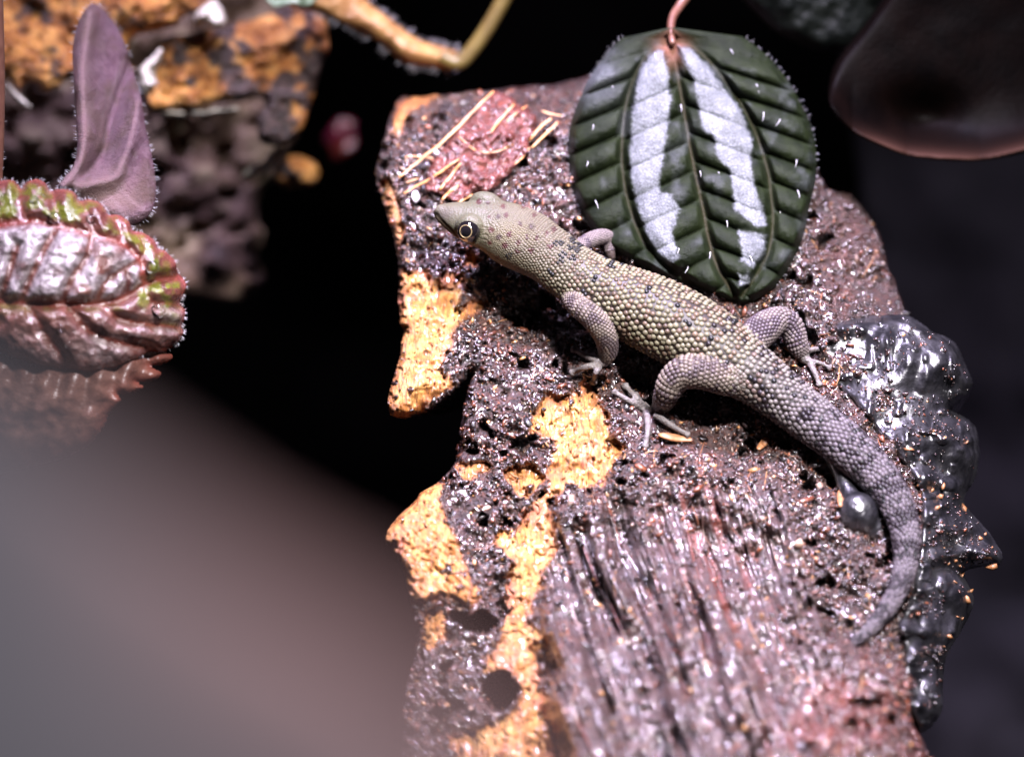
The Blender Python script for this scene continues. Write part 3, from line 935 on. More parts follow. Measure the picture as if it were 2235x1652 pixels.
for li, l in enumerate(limbs):
    Cl, Tl, Nl, Bl, rl, _ = l[2]
    arcl = np.concatenate([[0], np.cumsum(np.linalg.norm(np.diff(Cl, axis=0), axis=1))])
    spl = [0.030, 0.040, 0.032, 0.038][li]
    a_ = arcl[-1] * 0.06; row = 0
    while a_ < arcl[-1] * 0.90:
        k = int(np.argmin(abs(arcl - a_)))
        C_ = np.array([np.interp(a_, arcl, Cl[:, q]) for q in range(3)]); R_ = np.interp(a_, arcl, rl)
        sp_ = min(spl, R_ * 0.38)
        nth = max(5, int(round(2 * math.pi * R_ / sp_)))
        for j in range(nth):
            th = 2 * math.pi * (j + 0.5 * (row % 2)) / nth
            d = Nl[k] * math.cos(th) + Bl[k] * math.sin(th)
            loc, nr, fi, dist = bvh.find_nearest((C_ + d * R_).tolist())
            if loc is None or dist > 0.035: continue
            loc = np.array(loc); nr = np.array(nr)
            if nr @ d < 0.5 or nr[2] < -0.35: continue
            nz = fbm(loc[None] * 10, 2, 4)[0]
            col = np.array([0.34, 0.27, 0.25]) if nz < 0.12 else np.array([0.17, 0.125, 0.14])
            if li >= 2: col = col * np.array([0.95, 0.95, 1.12])
            SC.append((loc, Tl[k], nr, sp_ * 0.56 * rng.uniform(.9, 1.05), 1.08, np.clip(col * np.array([0.33, 0.335, 0.30]) * rng.uniform(.75, 1.2), .01, .9), 0))
        a_ += sp_ * 0.82; row += 1


def scale_mesh(s):
    loc, T_, nr, sz, ln, col, _ = s
    t = norm(T_ - (T_ @ nr) * nr); b = np.cross(nr, t)
    nn = norm(nr + 0.0 * t)
    return loc + dome[:, :1] * sz * ln * t + dome[:, 1:2] * sz * b * 0.96 + (dome[:, 2:] * sz * 0.62 + 0.12 * sz * dome[:, :1]) * nn


order = sorted(range(len(SC)), key=lambda i: -SC[i][6])
big = set(order[:300])
for i in order[:300]:
    P = scale_mesh(SC[i])
    mesh_obj('scale', P, DF, MAT_SCALE, gecko, colors=np.tile(SC[i][5], (len(P), 1)))
rest = [i for i in range(len(SC)) if i not in big]
P = np.concatenate([scale_mesh(SC[i]) for i in rest])
F = []
nd = len(dome)
for k in range(len(rest)): F.extend([tuple(v + k * nd for v in f) for f in DF])
tag(mesh_obj('small_scales', P, F, MAT_SCALE, gecko, colors=np.repeat(np.array([SC[i][5] for i in rest]), nd, 0)), kind='stuff')
print('scales', len(SC))

# ---------------------------------------------------------------- black silicone on the right shoulder
m = M('silicone')
m.set(Base_Color=m.ramp(m.noise(5, 4), [(0.3, (0.004, 0.004, 0.005)), (0.7, (0.013, 0.012, 0.015))]), Roughness=m.ramp(m.noise(5, 5, 0.7), [(0.35, 0.28), (0.7, 0.55)]),
      Specular_IOR_Level=1.0, Coat_Weight=0.6, Coat_Roughness=0.06, Normal=m.bump(m.noise(6, 3, 0.5), 0.05, 0.7))
MAT_SIL = m.m


SILP = [(1800, 705), (1850, 690), (1920, 688), (1985, 690), (2030, 720), (2080, 745), (2110, 800), (2122, 840), (2095, 878), (2080, 895), (2125, 925), (2137, 980), (2130, 1040), (2105, 1085), (2114, 1112), (2150, 1150), (2187, 1205), (2178, 1238),
        (2145, 1236), (2105, 1250), (2125, 1300), (2115, 1345), (2072, 1420), (2062, 1450), (2058, 1500), (2052, 1560), (2005, 1600), (1968, 1530), (1962, 1450), (1960, 1400), (1950, 1360), (1975, 1300), (1990, 1220), (2000, 1130), (1990, 1060), (1950, 1000),
        (1900, 940), (1860, 890), (1815, 850), (1785, 800), (1780, 740)]
SILB = [(1850, 715, 45, 20, .10), (1925, 740, 30, 40, .12), (1975, 790, 26, 60, .14), (2060, 790, 45, 50, .22), (2030, 850, 30, 40, .10), (1940, 830, 30, 30, .10), (2060, 960, 52, 40, .20), (2100, 1000, 30, 40, .14), (1990, 960, 24, 44, .10),
        (2020, 1040, 40, 24, .14), (2080, 1060, 26, 30, .14), (2030, 1130, 44, 40, .16), (2095, 1155, 34, 22, .16), (2155, 1212, 26, 17, .22), (2110, 1195, 30, 20, .14), (2060, 1210, 30, 24, .12), (2080, 1300, 26, 34, .14), (2010, 1290, 18, 16, .10),
        (2000, 1330, 18, 14, .12), (1975, 1375, 22, 15, .16), (2030, 1370, 24, 34, .14), (2000, 1420, 16, 22, .12), (2030, 1500, 18, 26, .14), (2010, 1540, 16, 16, .10)]


def sil_w(x, y, sd):
    xx_ = x + 10 * n2(x, y, 60, 2, 131); yy_ = y + 10 * n2(x, y, 60, 2, 132)
    h = plane(x, y) - 0.75 * sstep(1930, 2150, x + 0.12 * (y - 1100)) ** 1.3 + 0.07
    for bx_, by_, rx, ry, a in SILB:
        r2 = ((xx_ - bx_) / rx) ** 2 + ((yy_ - by_) / ry) ** 2
        h = h + a * np.exp(-r2 ** 1.15)
    h = h + 0.09 * n2(x, y, 70, 2, 133) + 0.025 * n2(x, y, 28, 1, 134) + 0.05 * sstep(.25, .7, n2(x, y, 20, 1, 136))
    e = sstep(0, -26, sd)
    return h - 0.30 * (1 - e) ** 2 * np.where(x < 1990, 0.75, 1.0)


P, Q, *_ = grid_sheet(SILP, 3.0, sil_w, skirt=[(0.06, 1), (0.2, 8), (0.5, 30)], jitter=3, smooth=6)
V = P
sil = thing('silicone_bead', pt(2040, 1000, plane(2040, 1000) - .3), 'lumpy glossy black silicone smeared along the right edge of the bark', 'silicone')
mesh_obj('silicone_body', V, Q, MAT_SIL, sil)
silb = BVHTree.FromPolygons(V.tolist(), [tuple(map(int, q)) for q in Q])

# grit caught on the silicone
gx1 = rng.uniform(1780, 2180, 5000); gy1 = rng.uniform(690, 1590, 5000)
sg = poly_sd(smooth_closed(SILP, 3), gx1, gy1)
kp = (sg < -5) & (n2(gx1, gy1, 55, 3, 137) > 0.06)
gx1, gy1, sg = gx1[kp], gy1[kp], sg[kp]; n = len(gx1)
gs = np.exp(rng.normal(-4.75, 0.45, n)).clip(0.004, 0.03)
P, F, cc = lumps(pt(gx1, gy1, sil_w(gx1, gy1, sg) + gs * .2), gs, np.stack([rng.uniform(.8, 2, n), rng.uniform(.6, 1.1, n), rng.uniform(.4, .8, n)], 1), rand_rot(n), pal[rng.choice(7, n, p=[.42, .3, .16, .07, .03, .01, .01])])
tag(mesh_obj('grit', P, F, MAT_CRUMB, sil, colors=cc), kind='stuff')

# a drop of silicone in the crook of the tail
ref = plane(1870, 1110)
parts = [ellipsoid(pt(1873, 1120, ref + .16), (44 / K, 46 / K, .17)), ellipsoid(pt(1905, 1150, ref + .10), (30 / K, 34 / K, .12)), ellipsoid(pt(1935, 1180, ref + .08), (26 / K, 36 / K, .1)),
         limb([(1800, 985, 14, plane(1800, 985) + .08), (1828, 1020, 16, plane(1828, 1020) + .11), (1843, 1055, 17, plane(1843, 1055) + .13), (1858, 1090, 24, plane(1858, 1090) + .14)], seg=14)[:2]]
P, F = merge(parts)
V, Q = remesh(P, F, 0.016, 9, 0.5)
tag(mesh_obj('silicone_drop', V, Q, MAT_SIL, None, base=pt(1873, 1130, ref)), 'round glossy black silicone drop in the crook of the tail', 'silicone')

# wood flecks stuck to the silicone
m = M('wood_fleck')
m.set(Base_Color=m.ramp(m.noise(20, 4), [(0.3, (0.14, 0.05, 0.02)), (0.7, (0.36, 0.17, 0.07))]), Roughness=0.5)
MAT_FLECK = m.m
fleck_spots = [(2005, 1060), (2012, 1075), (2035, 1070), (2020, 1090), (2050, 1085), (2045, 1110), (2110, 1075), (2105, 1110), (1998, 1085), (2060, 1060), (1945, 1080), (2150, 1165), (2140, 1175), (2165, 1195), (2085, 1225), (2095, 1235), (2070, 1230),
               (2100, 1255), (2085, 1270), (2120, 1290), (2110, 1310), (2125, 1330), (2090, 1345), (2070, 1390), (2060, 1410), (2100, 1350), (2030, 1005), (1985, 980), (1930, 975), (1920, 985), (2110, 965), (1960, 900), (2015, 920), (2035, 940)]
for k, (x, y) in enumerate(fleck_spots):
    o = pt(x, y, 6.0)
    d = norm(o - np.array([0, 0, DCAM]))
    hit = silb.ray_cast(o.tolist(), d.tolist())
    if hit[0] is None: continue
    c_ = np.array(hit[0]); s = rng.uniform(0.012, 0.034)
    P, F, cc = lumps(c_[None], np.array([s]), np.array([[rng.uniform(1.0, 1.9), .9, .5]]), rand_rot(1), np.array([[1, 1, 1.]]))
    mesh_obj('wood_fleck', P, F, MAT_FLECK, sil, smooth=False)
mesh_obj('wood_fleck', *lumps(pt([2166], [1238], [plane(2166, 1238) - .62]), np.array([.042]), np.array([[1.6, .9, .6]]), np.eye(3)[None], np.ones((1, 3)))[:2], MAT_FLECK, sil)


def splinter(name, pts, r, label, lift=0.03):
    p = smooth_open(np.array(pts, float), 5)
    w = bark_h(p[:, 0], p[:, 1]) + lift
    tp = np.sin(np.linspace(.3, math.pi - .2, len(p)))
    P, F, _ = tube(pt(p[:, 0], p[:, 1], w), r * (0.3 + .7 * tp), r * .45 * (0.3 + .7 * tp), seg=8)
    tag(mesh_obj(name, P, F, MAT_FLECK), label, 'wood splinter')


splinter('wood_splinter', [(1440, 948), (1470, 955), (1510, 960)], 0.045, 'pale tan wood splinter lying under the toes of the near hind foot', .05)
splinter('wood_splinter', [(1834, 1070), (1835, 1085), (1834, 1105)], 0.035, 'short pale splinter touching the silicone drop', .06)
splinter('wood_splinter', [(1655, 980), (1668, 965), (1676, 955)], 0.04, 'small reddish splinter on the soil below the belly', .05)

# ---------------------------------------------------------------- red coconut husk chip above the head
m = M('husk')
st = m.node('ShaderNodeMapping', Vector=m.co, Scale=(1, 1, 1), Rotation=(0, 0, 0.9))
m.set(Base_Color=m.ramp(m.noise(9, 5, 0.7), [(0.30, (0.03, 0.007, 0.005)), (0.5, (0.10, 0.018, 0.011)), (0.75, (0.20, 0.05, 0.03))]), Roughness=0.27, Specular_IOR_Level=0.7, Coat_Weight=0.5, Coat_Roughness=0.15,
      Normal=m.bump(m.noise(26, 4, 0.65), 0.04, 1.0))
MAT_HUSK = m.m
m = M('straw'); m.set(Base_Color=m.ramp(m.noise(8, 3), [(0.3, (0.36, 0.13, 0.045)), (0.7, (0.66, 0.34, 0.13))]), Roughness=0.35); MAT_STRAW = m.m
zc = lambda p: Z(940, 200, 3.304, p)
CHIP = zc([(950, 90), (1090, 120), (1180, 190), (1250, 230), (1330, 330), (1310, 430), (1270, 500), (1250, 600), (1150, 720), (1030, 860), (950, 920), (850, 940), (760, 990), (640, 1010), (540, 960), (420, 930), (400, 850),
           (430, 740), (520, 600), (640, 450), (780, 290), (880, 160)])
cdir = norm(np.array([0.60, -0.80]))       # grain


def chip_w(x, y, sd):
    t = x * -cdir[1] + y * cdir[0]; u = x * cdir[0] + y * cdir[1]
    return bark_base(x, y) + 0.16 + 0.05 * n2(t, u * .15, 9, 3, 101) + 0.12 * n2(x, y, 36, 3, 102) + 0.03 * n2(x, y, 9, 2, 103) - 0.08 * np.exp(np.minimum(sd, 0) / 5)


def bark_base(x, y):
    h = plane(x, y)
    return h + 0.12 * np.exp(-((x - 1120) / 150) ** 2 - ((y - 400) / 130) ** 2) + 0.10 * n2(x, y, 210, 2, 31) + 0.03


chip = thing('husk_chip', pt(1090, 350, float(bark_base(np.array([1090.]), np.array([350.]))[0])), 'wet red coconut husk chip with pale straw fibres above the gecko head', 'husk chip')
P, F, *_ = grid_sheet(CHIP, 3.2, chip_w, thick=0.16, jitter=5, smooth=4)
mesh_obj('husk', P, F, MAT_HUSK, chip)
for k, (pts, r) in enumerate([
        ([(190, 808), (330, 690), (520, 540), (700, 370), (850, 210), (965, 100)], .016), ([(230, 938), (400, 840), (560, 740), (680, 655)], .014), ([(250, 850), (300, 830), (350, 815)], .009), ([(525, 905), (610, 800), (700, 690)], .016),
        ([(550, 990), (610, 930), (680, 870)], .016), ([(680, 1020), (740, 980), (800, 950)], .013), ([(945, 440), (1030, 330), (1140, 205)], .013), ([(1080, 340), (1170, 270), (1250, 215)], .010), ([(1270, 500), (1350, 400), (1450, 320)], .014),
        ([(1290, 560), (1390, 460), (1500, 350)], .014), ([(690, 470), (780, 550), (880, 600), (1000, 595), (1130, 540)], .008), ([(240, 640), (330, 635), (470, 640)], .009), ([(1370, 260), (1450, 280), (1540, 300)], .010), ([(1150, 700), (1210, 640), (1270, 560)], .008)]):
    p = smooth_open(np.array(zc(pts)), 6)
    p = p + 2.0 * np.stack([n2(p[:, 0] + 50 * k, p[:, 1], 30, 2, 105), n2(p[:, 0], p[:, 1] + 50 * k, 30, 2, 106)], 1)
    sdc = poly_sd(CHIP, p[:, 0], p[:, 1])
    w = np.where(sdc < 0, chip_w(p[:, 0], p[:, 1], sdc), np.maximum(bark_base(p[:, 0], p[:, 1]) + 0.10, bark_h(p[:, 0], p[:, 1])) + 0.02) + r * 1.5 + .012
    w = np.convolve(np.pad(w, 3, mode='edge'), np.ones(7) / 7, 'valid') - 0.02
    tp = np.sin(np.linspace(.35, math.pi - .35, len(p)))
    P, F, _ = tube(pt(p[:, 0], p[:, 1], w), r * (.45 + .5 * tp), r * .5, seg=7)
    mesh_obj('straw_fibre', P, F, MAT_STRAW, chip)
m = M('white_bit'); m.set(Base_Color=(0.62, 0.55, 0.62), Roughness=0.3); MAT_WHITE = m.m
for (x, y, r, lab) in [(*zc([(335, 975)])[0], .065, 'pale lilac pebble beside the lower end of the red husk chip'), (*zc([(500, 605)])[0], .035, 'tiny white grain on the upper left edge of the husk chip')]:
    c_ = surf(x, y, 0.06)
    P, F, _ = lumps(c_, np.array([r]), np.array([[1.0, 1.1, .8]]), rand_rot(1), np.ones((1, 3)))
    V, Q = remesh(P, F, r * .25, 3)
    tag(mesh_obj('pebble', V, Q, MAT_WHITE), lab, 'pebble')

# ---------------------------------------------------------------- silver-striped leaf
zl = lambda p: Z(1380, 0, 2.1736, p)
LEAF = zl([(615, 150), (560, 128), (490, 140), (420, 180), (340, 245), (270, 330), (200, 430), (140, 560), (95, 700), (90, 830), (100, 960), (130, 1080), (180, 1190), (240, 1290), (330, 1370), (470, 1440), (640, 1510), (800, 1570), (960, 1630), (1040, 1650), (1120, 1625),
           (1210, 1560), (1300, 1430), (1370, 1270), (1400, 1120), (1435, 960), (1430, 780), (1390, 640), (1320, 500), (1230, 370), (1130, 270), (1000, 180), (880, 120), (780, 95), (700, 105), (668, 140), (655, 215), (632, 215)])
MID = smooth_open(np.array(zl([(645, 190), (662, 300), (690, 450), (720, 620), (750, 800), (785, 970), (820, 1130), (850, 1290), (900, 1450), (1000, 1620)])), 6)
VL = smooth_open(np.array(zl([(640, 200), (580, 250), (500, 330), (440, 440), (400, 580), (385, 720), (380, 860), (395, 1010), (430, 1150), (490, 1300), (600, 1430), (760, 1540)])), 6)
VR = smooth_open(np.array(zl([(650, 200), (740, 240), (850, 330), (960, 470), (1060, 620), (1120, 760), (1170, 920), (1190, 1060), (1200, 1200), (1180, 1350), (1120, 1480), (1030, 1610)])), 6)
SILV = [zl(p) for p in ([(560, 270), (610, 280), (640, 420), (645, 560), (625, 720), (610, 850), (585, 980), (590, 1050), (650, 1060), (700, 1140), (650, 1250), (690, 1400), (640, 1440), (580, 1400), (530, 1320), (480, 1180), (440, 1040), (420, 880), (425, 720), (440, 560), (470, 400), (510, 320)],
                        [(680, 245), (760, 265), (850, 360), (950, 490), (1040, 620), (1090, 760), (1085, 900), (1110, 1020), (1140, 1120), (1170, 1220), (1120, 1240), (1040, 1180), (990, 1140), (980, 1040), (960, 920), (900, 860), (870, 740), (810, 700), (790, 570), (760, 430), (710, 330)],
                        [(1010, 1250), (1090, 1260), (1165, 1275), (1160, 1380), (1090, 1465), (1030, 1420)], [(1005, 1490), (1075, 1490), (1075, 1550), (1020, 1560)])]


def leaf_parts(x, y):
    dm_, dl, dr = line_d(MID, x, y), line_d(VL, x, y), line_d(VR, x, y)
    return dm_, dl, dr


def leaf_w(x, y, sd):
    dm_, dl, dr = leaf_parts(x, y)
    dmin = np.minimum(np.minimum(dm_, dl), dr)
    inner = np.where(dm_ < np.minimum(dl, dr), dm_, np.minimum(dl, dr))
    mxx = np.interp(y, MID[:, 1], MID[:, 0])
    side = np.abs(x - mxx)
    outer = np.where(x < mxx, np.interp(y, VL[:, 1], VL[:, 0]) - x, x - np.interp(y, VR[:, 1], VR[:, 0]))
    lat = np.where(outer > 0, outer, side)
    q = (y - 0.42 * lat + np.where(x < mxx, 0, 22) + np.where(outer > 0, 18, 0)) / 62.0
    bul = np.abs(np.sin(math.pi * q)) ** 0.55
    bul = bul * sstep(1, 16, dmin) * sstep(0, -16, sd) * sstep(95, 170, y)
    ss_ = np.full(x.shape, 1e9)
    for p_ in SILV: ss_ = np.minimum(ss_, poly_sd(p_, x, y))
    bul = bul * (1 - 0.7 * sstep(6, -6, ss_)) + 0.62 * sstep(6, -6, ss_)
    yy_ = (y - 80) / 570.0
    w = -0.75 + 0.75 * yy_ ** 1.2 + 0.125 * bul + 0.05 * sstep(0, 40, dmin)
    w = w - 0.20 * (np.abs(x - mxx) / 260.0) ** 2.2 - 0.12 * np.exp(np.minimum(sd, 0) / 14)
    return w + 0.006 * n2(x, y, 9, 2, 111)


P, F, lx, ly, lsd = grid_sheet(LEAF, 2.6, leaf_w, thick=0.03, smooth=6)
sd_s = np.full(lx.shape, 1e9)
wx = lx + 5 * n2(lx, ly, 12, 3, 121) + 2.5 * n2(lx, ly, 4, 2, 122); wy = ly + 5 * n2(lx, ly, 14, 3, 123)
for p in SILV: sd_s = np.minimum(sd_s, poly_sd(p, wx, wy))
silver = (1 - sstep(-6, 3, sd_s + 5 * n2(lx, ly, 5, 2, 125))) * (0.8 + 0.35 * n2(lx, ly, 26, 3, 126)).clip(0, 1)
dm_, dl, dr = leaf_parts(lx, ly)
nf = len(lx) // 2
faint = 0.16 * sstep(0.1, 0.6, n2(lx, ly, 40, 3, 124)) + 0.45 * np.exp(-((lx - 1290) / 60) ** 2 - ((ly - 165) / 60) ** 2)
silver = np.maximum(silver, faint); silver[nf:] = 0
vein = np.maximum(np.exp(-(dm_ / 3.2) ** 2), 0.7 * np.exp(-(np.minimum(dl, dr) / 3.0) ** 2))
pet = np.exp(-((lx - 1465) / 30) ** 2 - ((ly - 95) / 40) ** 2)
m = M('pilea')
base = m.ramp(m.noise(6, 4), [(0.3, (0.004, 0.0065, 0.0028)), (0.7, (0.011, 0.016, 0.0055))])
base = m.mix(m.attr('vein'), base, (0.018, 0.015, 0.005))
base = m.mix(m.attr('petz'), base, (0.17, 0.075, 0.05))
sil_c = m.ramp(m.noise(55, 3, 0.7), [(0.3, (0.045, 0.05, 0.055)), (0.55, (0.125, 0.135, 0.148)), (0.75, (0.27, 0.285, 0.32))])
m.set(Base_Color=m.mix(m.attr('silver'), base, sil_c), Roughness=0.45, Specular_IOR_Level=m.math('MULTIPLY_ADD', m.attr('silver'), 0.4, 0.12),
      Normal=m.bump(m.noise(70, 3, 0.7), 0.012, 0.9))
MAT_PILEA = m.m
leaf = thing('striped_leaf', pt(1465, 60, -0.7), 'dark green quilted leaf with two silver stripes behind the gecko', 'leaf')
mesh_obj('blade', P, F, MAT_PILEA, leaf, attrs={'silver': silver, 'vein': vein, 'petz': np.clip(pet, 0, 1)})
m = M('petiole'); m.set(Base_Color=m.ramp(m.noise(6, 3), [(0.3, (0.08, 0.03, 0.02)), (0.7, (0.17, 0.08, 0.055))]), Roughness=0.4); MAT_PET = m.m
p = smooth_open(np.array(zl([(655, 240), (645, 170), (655, 100), (690, 40), (760, -60), (820, -180)])), 5)
tp = np.linspace(0, 1, len(p))
P, F, _ = tube(pt(p[:, 0], p[:, 1], -0.70 - 0.6 * tp), .030 + .02 * tp, seg=10)
mesh_obj('petiole', P, F, MAT_PET, leaf)
m = M('hair'); m.set(Base_Color=(0.7, 0.68, 0.74), Roughness=0.3, Transmission_Weight=0.2); MAT_HAIR = m.m


def hair_mesh(items):
    """items: base (3), direction (3), length, radius"""
    parts = []
    for b, d, L, r in items:
        d = norm(d); s = np.linspace(0, 1, 4)
        bend = norm(np.cross(d, [0.3, 0.5, 0.8])) * L * 0.18
        C = np.asarray(b) + d * L * s[:, None] + bend * (s ** 2)[:, None]
        q = tube(C, r * (1 - .75 * s), seg=4)
        parts.append((q[0], q[1]))
    return merge(parts)


items = []
lp = smooth_closed(LEAF, 6)
for k in range(0, len(lp), 1):
    if 690 / 1.1 < lp[k, 1]: continue
    d2 = lp[(k + 1) % len(lp)] - lp[k - 1]
    nrm_ = norm(np.array([-d2[1], d2[0]]))
    if poly_sd(lp, np.array([lp[k, 0] + nrm_[0] * 3]), np.array([lp[k, 1] + nrm_[1] * 3]))[0] < 0: nrm_ = -nrm_
    for _ in range(1):
        x, y = lp[k] + (lp[(k + 1) % len(lp)] - lp[k]) * rng.random()
        w = float(leaf_w(np.array([x]), np.array([y]), np.array([0.0]))[0])
        items.append((pt(x, y, w), (nrm_[0] + rng.normal(0, .3), -nrm_[1] + .25 + rng.normal(0, .3), .4), rng.uniform(.010, .04), .002))
for (x, y) in zl([(225, 680), (195, 880), (235, 1090), (1110, 458), (1240, 650), (1330, 870), (1335, 1035), (905, 935), (805, 930), (860, 1370), (690, 1350), (1240, 1150), (970, 270), (560, 290), (330, 470), (700, 570), (1075, 1390), (740, 1450), (1150, 610), (950, 1200)]):
    w = float(leaf_w(np.array([x]), np.array([y]), np.array([-50.0]))[0])
    items.append((pt(x, y, w + .01), (rng.normal(0.15, .25), -0.9 + rng.normal(0, .2), .5), rng.uniform(.05, .10), .0042))
P, F = hair_mesh(items)
tag(mesh_obj('leaf_hairs', P, F, MAT_HAIR, leaf), kind='stuff')

# ---------------------------------------------------------------- upper left: purple leaf, scalloped leaf, stem
zr = lambda p: Z(0, 380, 2.36, p)
zu = lambda p: Z(0, 0, 2.754, p)


def edge_hairs(outline, wfun, n, length, r, out=(0, 0, 0.4), ymax=1e9):
    lp = smooth_closed(outline, 6); items = []
    for _ in range(n):
        k = rng.integers(0, len(lp)); a, b = lp[k], lp[(k + 1) % len(lp)]
        x, y = a + (b - a) * rng.random()
        if y > ymax: continue
        d2 = b - a; nr_ = norm(np.array([-d2[1], d2[0]]))
        if poly_sd(lp, np.array([x + nr_[0] * 2]), np.array([y + nr_[1] * 2]))[0] < 0: nr_ = -nr_
        w = float(wfun(np.array([x]), np.array([y]), np.array([0.0]))[0])
        items.append((pt(x, y, w - .01), (nr_[0] + rng.normal(0, .4), -nr_[1] + rng.normal(0, .4), rng.normal(.2, .4)), rng.uniform(.4, 1) * length, r))
    return hair_mesh(items)


PUR = zu([(590, 60), (640, 30), (690, 50), (760, 120), (820, 210), (870, 330), (900, 430), (940, 570), (980, 700), (1000, 850), (1030, 1000), (1060, 1150), (1075, 1280), (1065, 1400), (1030, 1480), (960, 1540), (860, 1560), (740, 1500), (600, 1420), (480, 1350),
          (400, 1300), (430, 1240), (500, 1150), (530, 1020), (525, 860), (515, 700), (505, 520), (500, 340), (530, 180)])
PV = [smooth_open(np.array(zu(v)), 6) for v in ([(440, 1260), (560, 1080), (580, 800), (570, 500), (620, 100)], [(440, 1260), (640, 1060), (720, 800), (800, 560), (860, 400)], [(440, 1280), (760, 1230), (850, 1100), (920, 880), (950, 700)], [(700, 1290), (800, 1400), (880, 1520)], [(780, 1260), (900, 1380), (1000, 1450)])]


def pur_w(x, y, sd):
    t = np.interp(y, [0, 100, 300, 460, 560], [-1.1, -0.8, -0.2, 0.15, 0.25])
    f1 = line_d(PV[0], x, y); f2 = line_d(PV[1], x, y); f3 = line_d(PV[2], x, y)
    fold = 0.16 * np.exp(-(f1 / 22) ** 2) - 0.14 * np.exp(-(line_d(PV[1] + np.array([14, 10]), x, y) / 16) ** 2) + 0.14 * np.exp(-(f3 / 20) ** 2)
    return t + fold + 0.05 * n2(x, y, 60, 2, 141) - 0.12 * np.exp(np.minimum(sd, 0) / 12) + 0.012 * np.abs(n2(x, y, 14, 2, 142)) + 0.25 * sstep(250, 160, x)


P, F, px_, py_, ps_ = grid_sheet(PUR, 3.2, pur_w, thick=0.035, smooth=5)
vn = np.zeros(len(px_))
for v in PV: vn = np.maximum(vn, np.exp(-(line_d(v, px_, py_) / 5) ** 2))
pale = np.clip(np.exp(-((px_ - 240) / 55) ** 2 - ((py_ - 430) / 50) ** 2) + 0.5 * np.exp(-(line_d(PV[0], px_, py_) / 24) ** 2), 0, 1)
m = M('purple_leaf')
bc = m.ramp(m.noise(3.5, 4), [(0.3, (0.050, 0.020, 0.028)), (0.7, (0.105, 0.052, 0.075))])
bc = m.mix(m.ramp(m.noise(14, 5, 0.7), [(0.42, 0.0), (0.62, 0.7)]), bc, (0.13, 0.075, 0.09))
bc = m.mix(m.ramp(m.noise(2.2, 3), [(0.5, 0.0), (0.62, 0.8)]), bc, (0.055, 0.03, 0.02))
bc = m.mix(m.attr('pale'), bc, (0.17, 0.105, 0.10))
bc = m.mix(m.math('MULTIPLY', m.attr('vein'), 0.45), bc, (0.20, 0.13, 0.135))
m.set(Base_Color=bc, Roughness=0.38, Normal=m.bump(m.noise(40, 4, 0.75), 0.03, 1.0), Subsurface_Weight=0.1, Subsurface_Radius=(.3, .1, .15), Subsurface_Scale=.001)
MAT_PUR = m.m
pl = thing('purple_leaf', pt(150, 400, 0.0), 'folded mauve-purple leaf underside standing upright at the upper left', 'leaf')
mesh_obj('blade', P, F, MAT_PUR, pl, attrs={'vein': vn, 'pale': pale})
P, F = edge_hairs(PUR, pur_w, 220, .045, .002)
tag(mesh_obj('leaf_hairs', P, F, MAT_HAIR, pl), kind='stuff')

# scalloped red-rimmed leaf
RED = zr([(-160, 190), (-60, 165), (0, 172), (60, 163), (100, 185), (125, 215), (150, 182), (215, 160), (270, 185), (295, 232), (335, 222), (400, 222), (450, 250), (470, 290), (520, 280), (590, 300), (630, 350), (640, 372), (700, 372), (760, 410), (785, 465), (840, 475), (910, 520), (935, 570),
          (975, 585), (1030, 640), (1050, 710), (1090, 760), (1100, 800), (1075, 860), (1062, 895), (1090, 930), (1088, 990), (1072, 1030), (1085, 1060), (1060, 1120), (1020, 1150), (960, 1180), (880, 1180), (800, 1225), (700, 1265), (560, 1300), (400, 1290), (250, 1265), (100, 1220), (0, 1180), (-160, 1120)])
RMID = smooth_open(np.array(zr([(-160, 880), (0, 880), (300, 900), (600, 895), (750, 850), (900, 760), (1060, 740)])), 6)
RRIM = smooth_open(np.array(zr([(-160, 450), (0, 432), (200, 405), (360, 440), (560, 490), (720, 540), (830, 640), (850, 760)])), 6)
RSEC = [smooth_open(np.array(zr(v)), 5) for v in ([(120, 890), (200, 700), (270, 560), (330, 460)], [(360, 900), (420, 760), (510, 620), (540, 500)], [(560, 890), (640, 760), (760, 680), (820, 640)], [(0, 880), (60, 700), (100, 560)], [(730, 850), (760, 760), (740, 700)], [(600, 900), (700, 980), (840, 1010), (1040, 1030)],
        [(400, 900), (520, 1050), (700, 1120), (900, 1160)], [(150, 890), (280, 1080), (400, 1250)], [(850, 790), (900, 880), (1040, 900)], [(130, 410), (125, 300), (120, 215)], [(360, 440), (330, 330), (310, 230)], [(560, 490), (520, 380), (480, 290)], [(720, 540), (700, 450), (650, 370)], [(830, 640), (850, 560), (800, 470)])]


def red_w(x, y, sd):
    sec = np.full(x.shape, 1e9)
    for v in RSEC: sec = np.minimum(sec, line_d(v, x, y))
    dmid = line_d(RMID, x, y); drim = line_d(RRIM, x, y)
    dd = np.minimum(np.minimum(sec, dmid), drim)
    dome = 1.35 - 0.55 * ((x - 120) / 300.0) ** 2 - 0.5 * ((y - 640) / 280.0) ** 2
    return dome + 0.07 * sstep(0, 24, dd) - 0.06 * np.exp(-(dmid / 16) ** 2) + 0.04 * n2(x, y, 26, 3, 151) - 0.16 * np.exp(np.minimum(sd, 0) / 10)


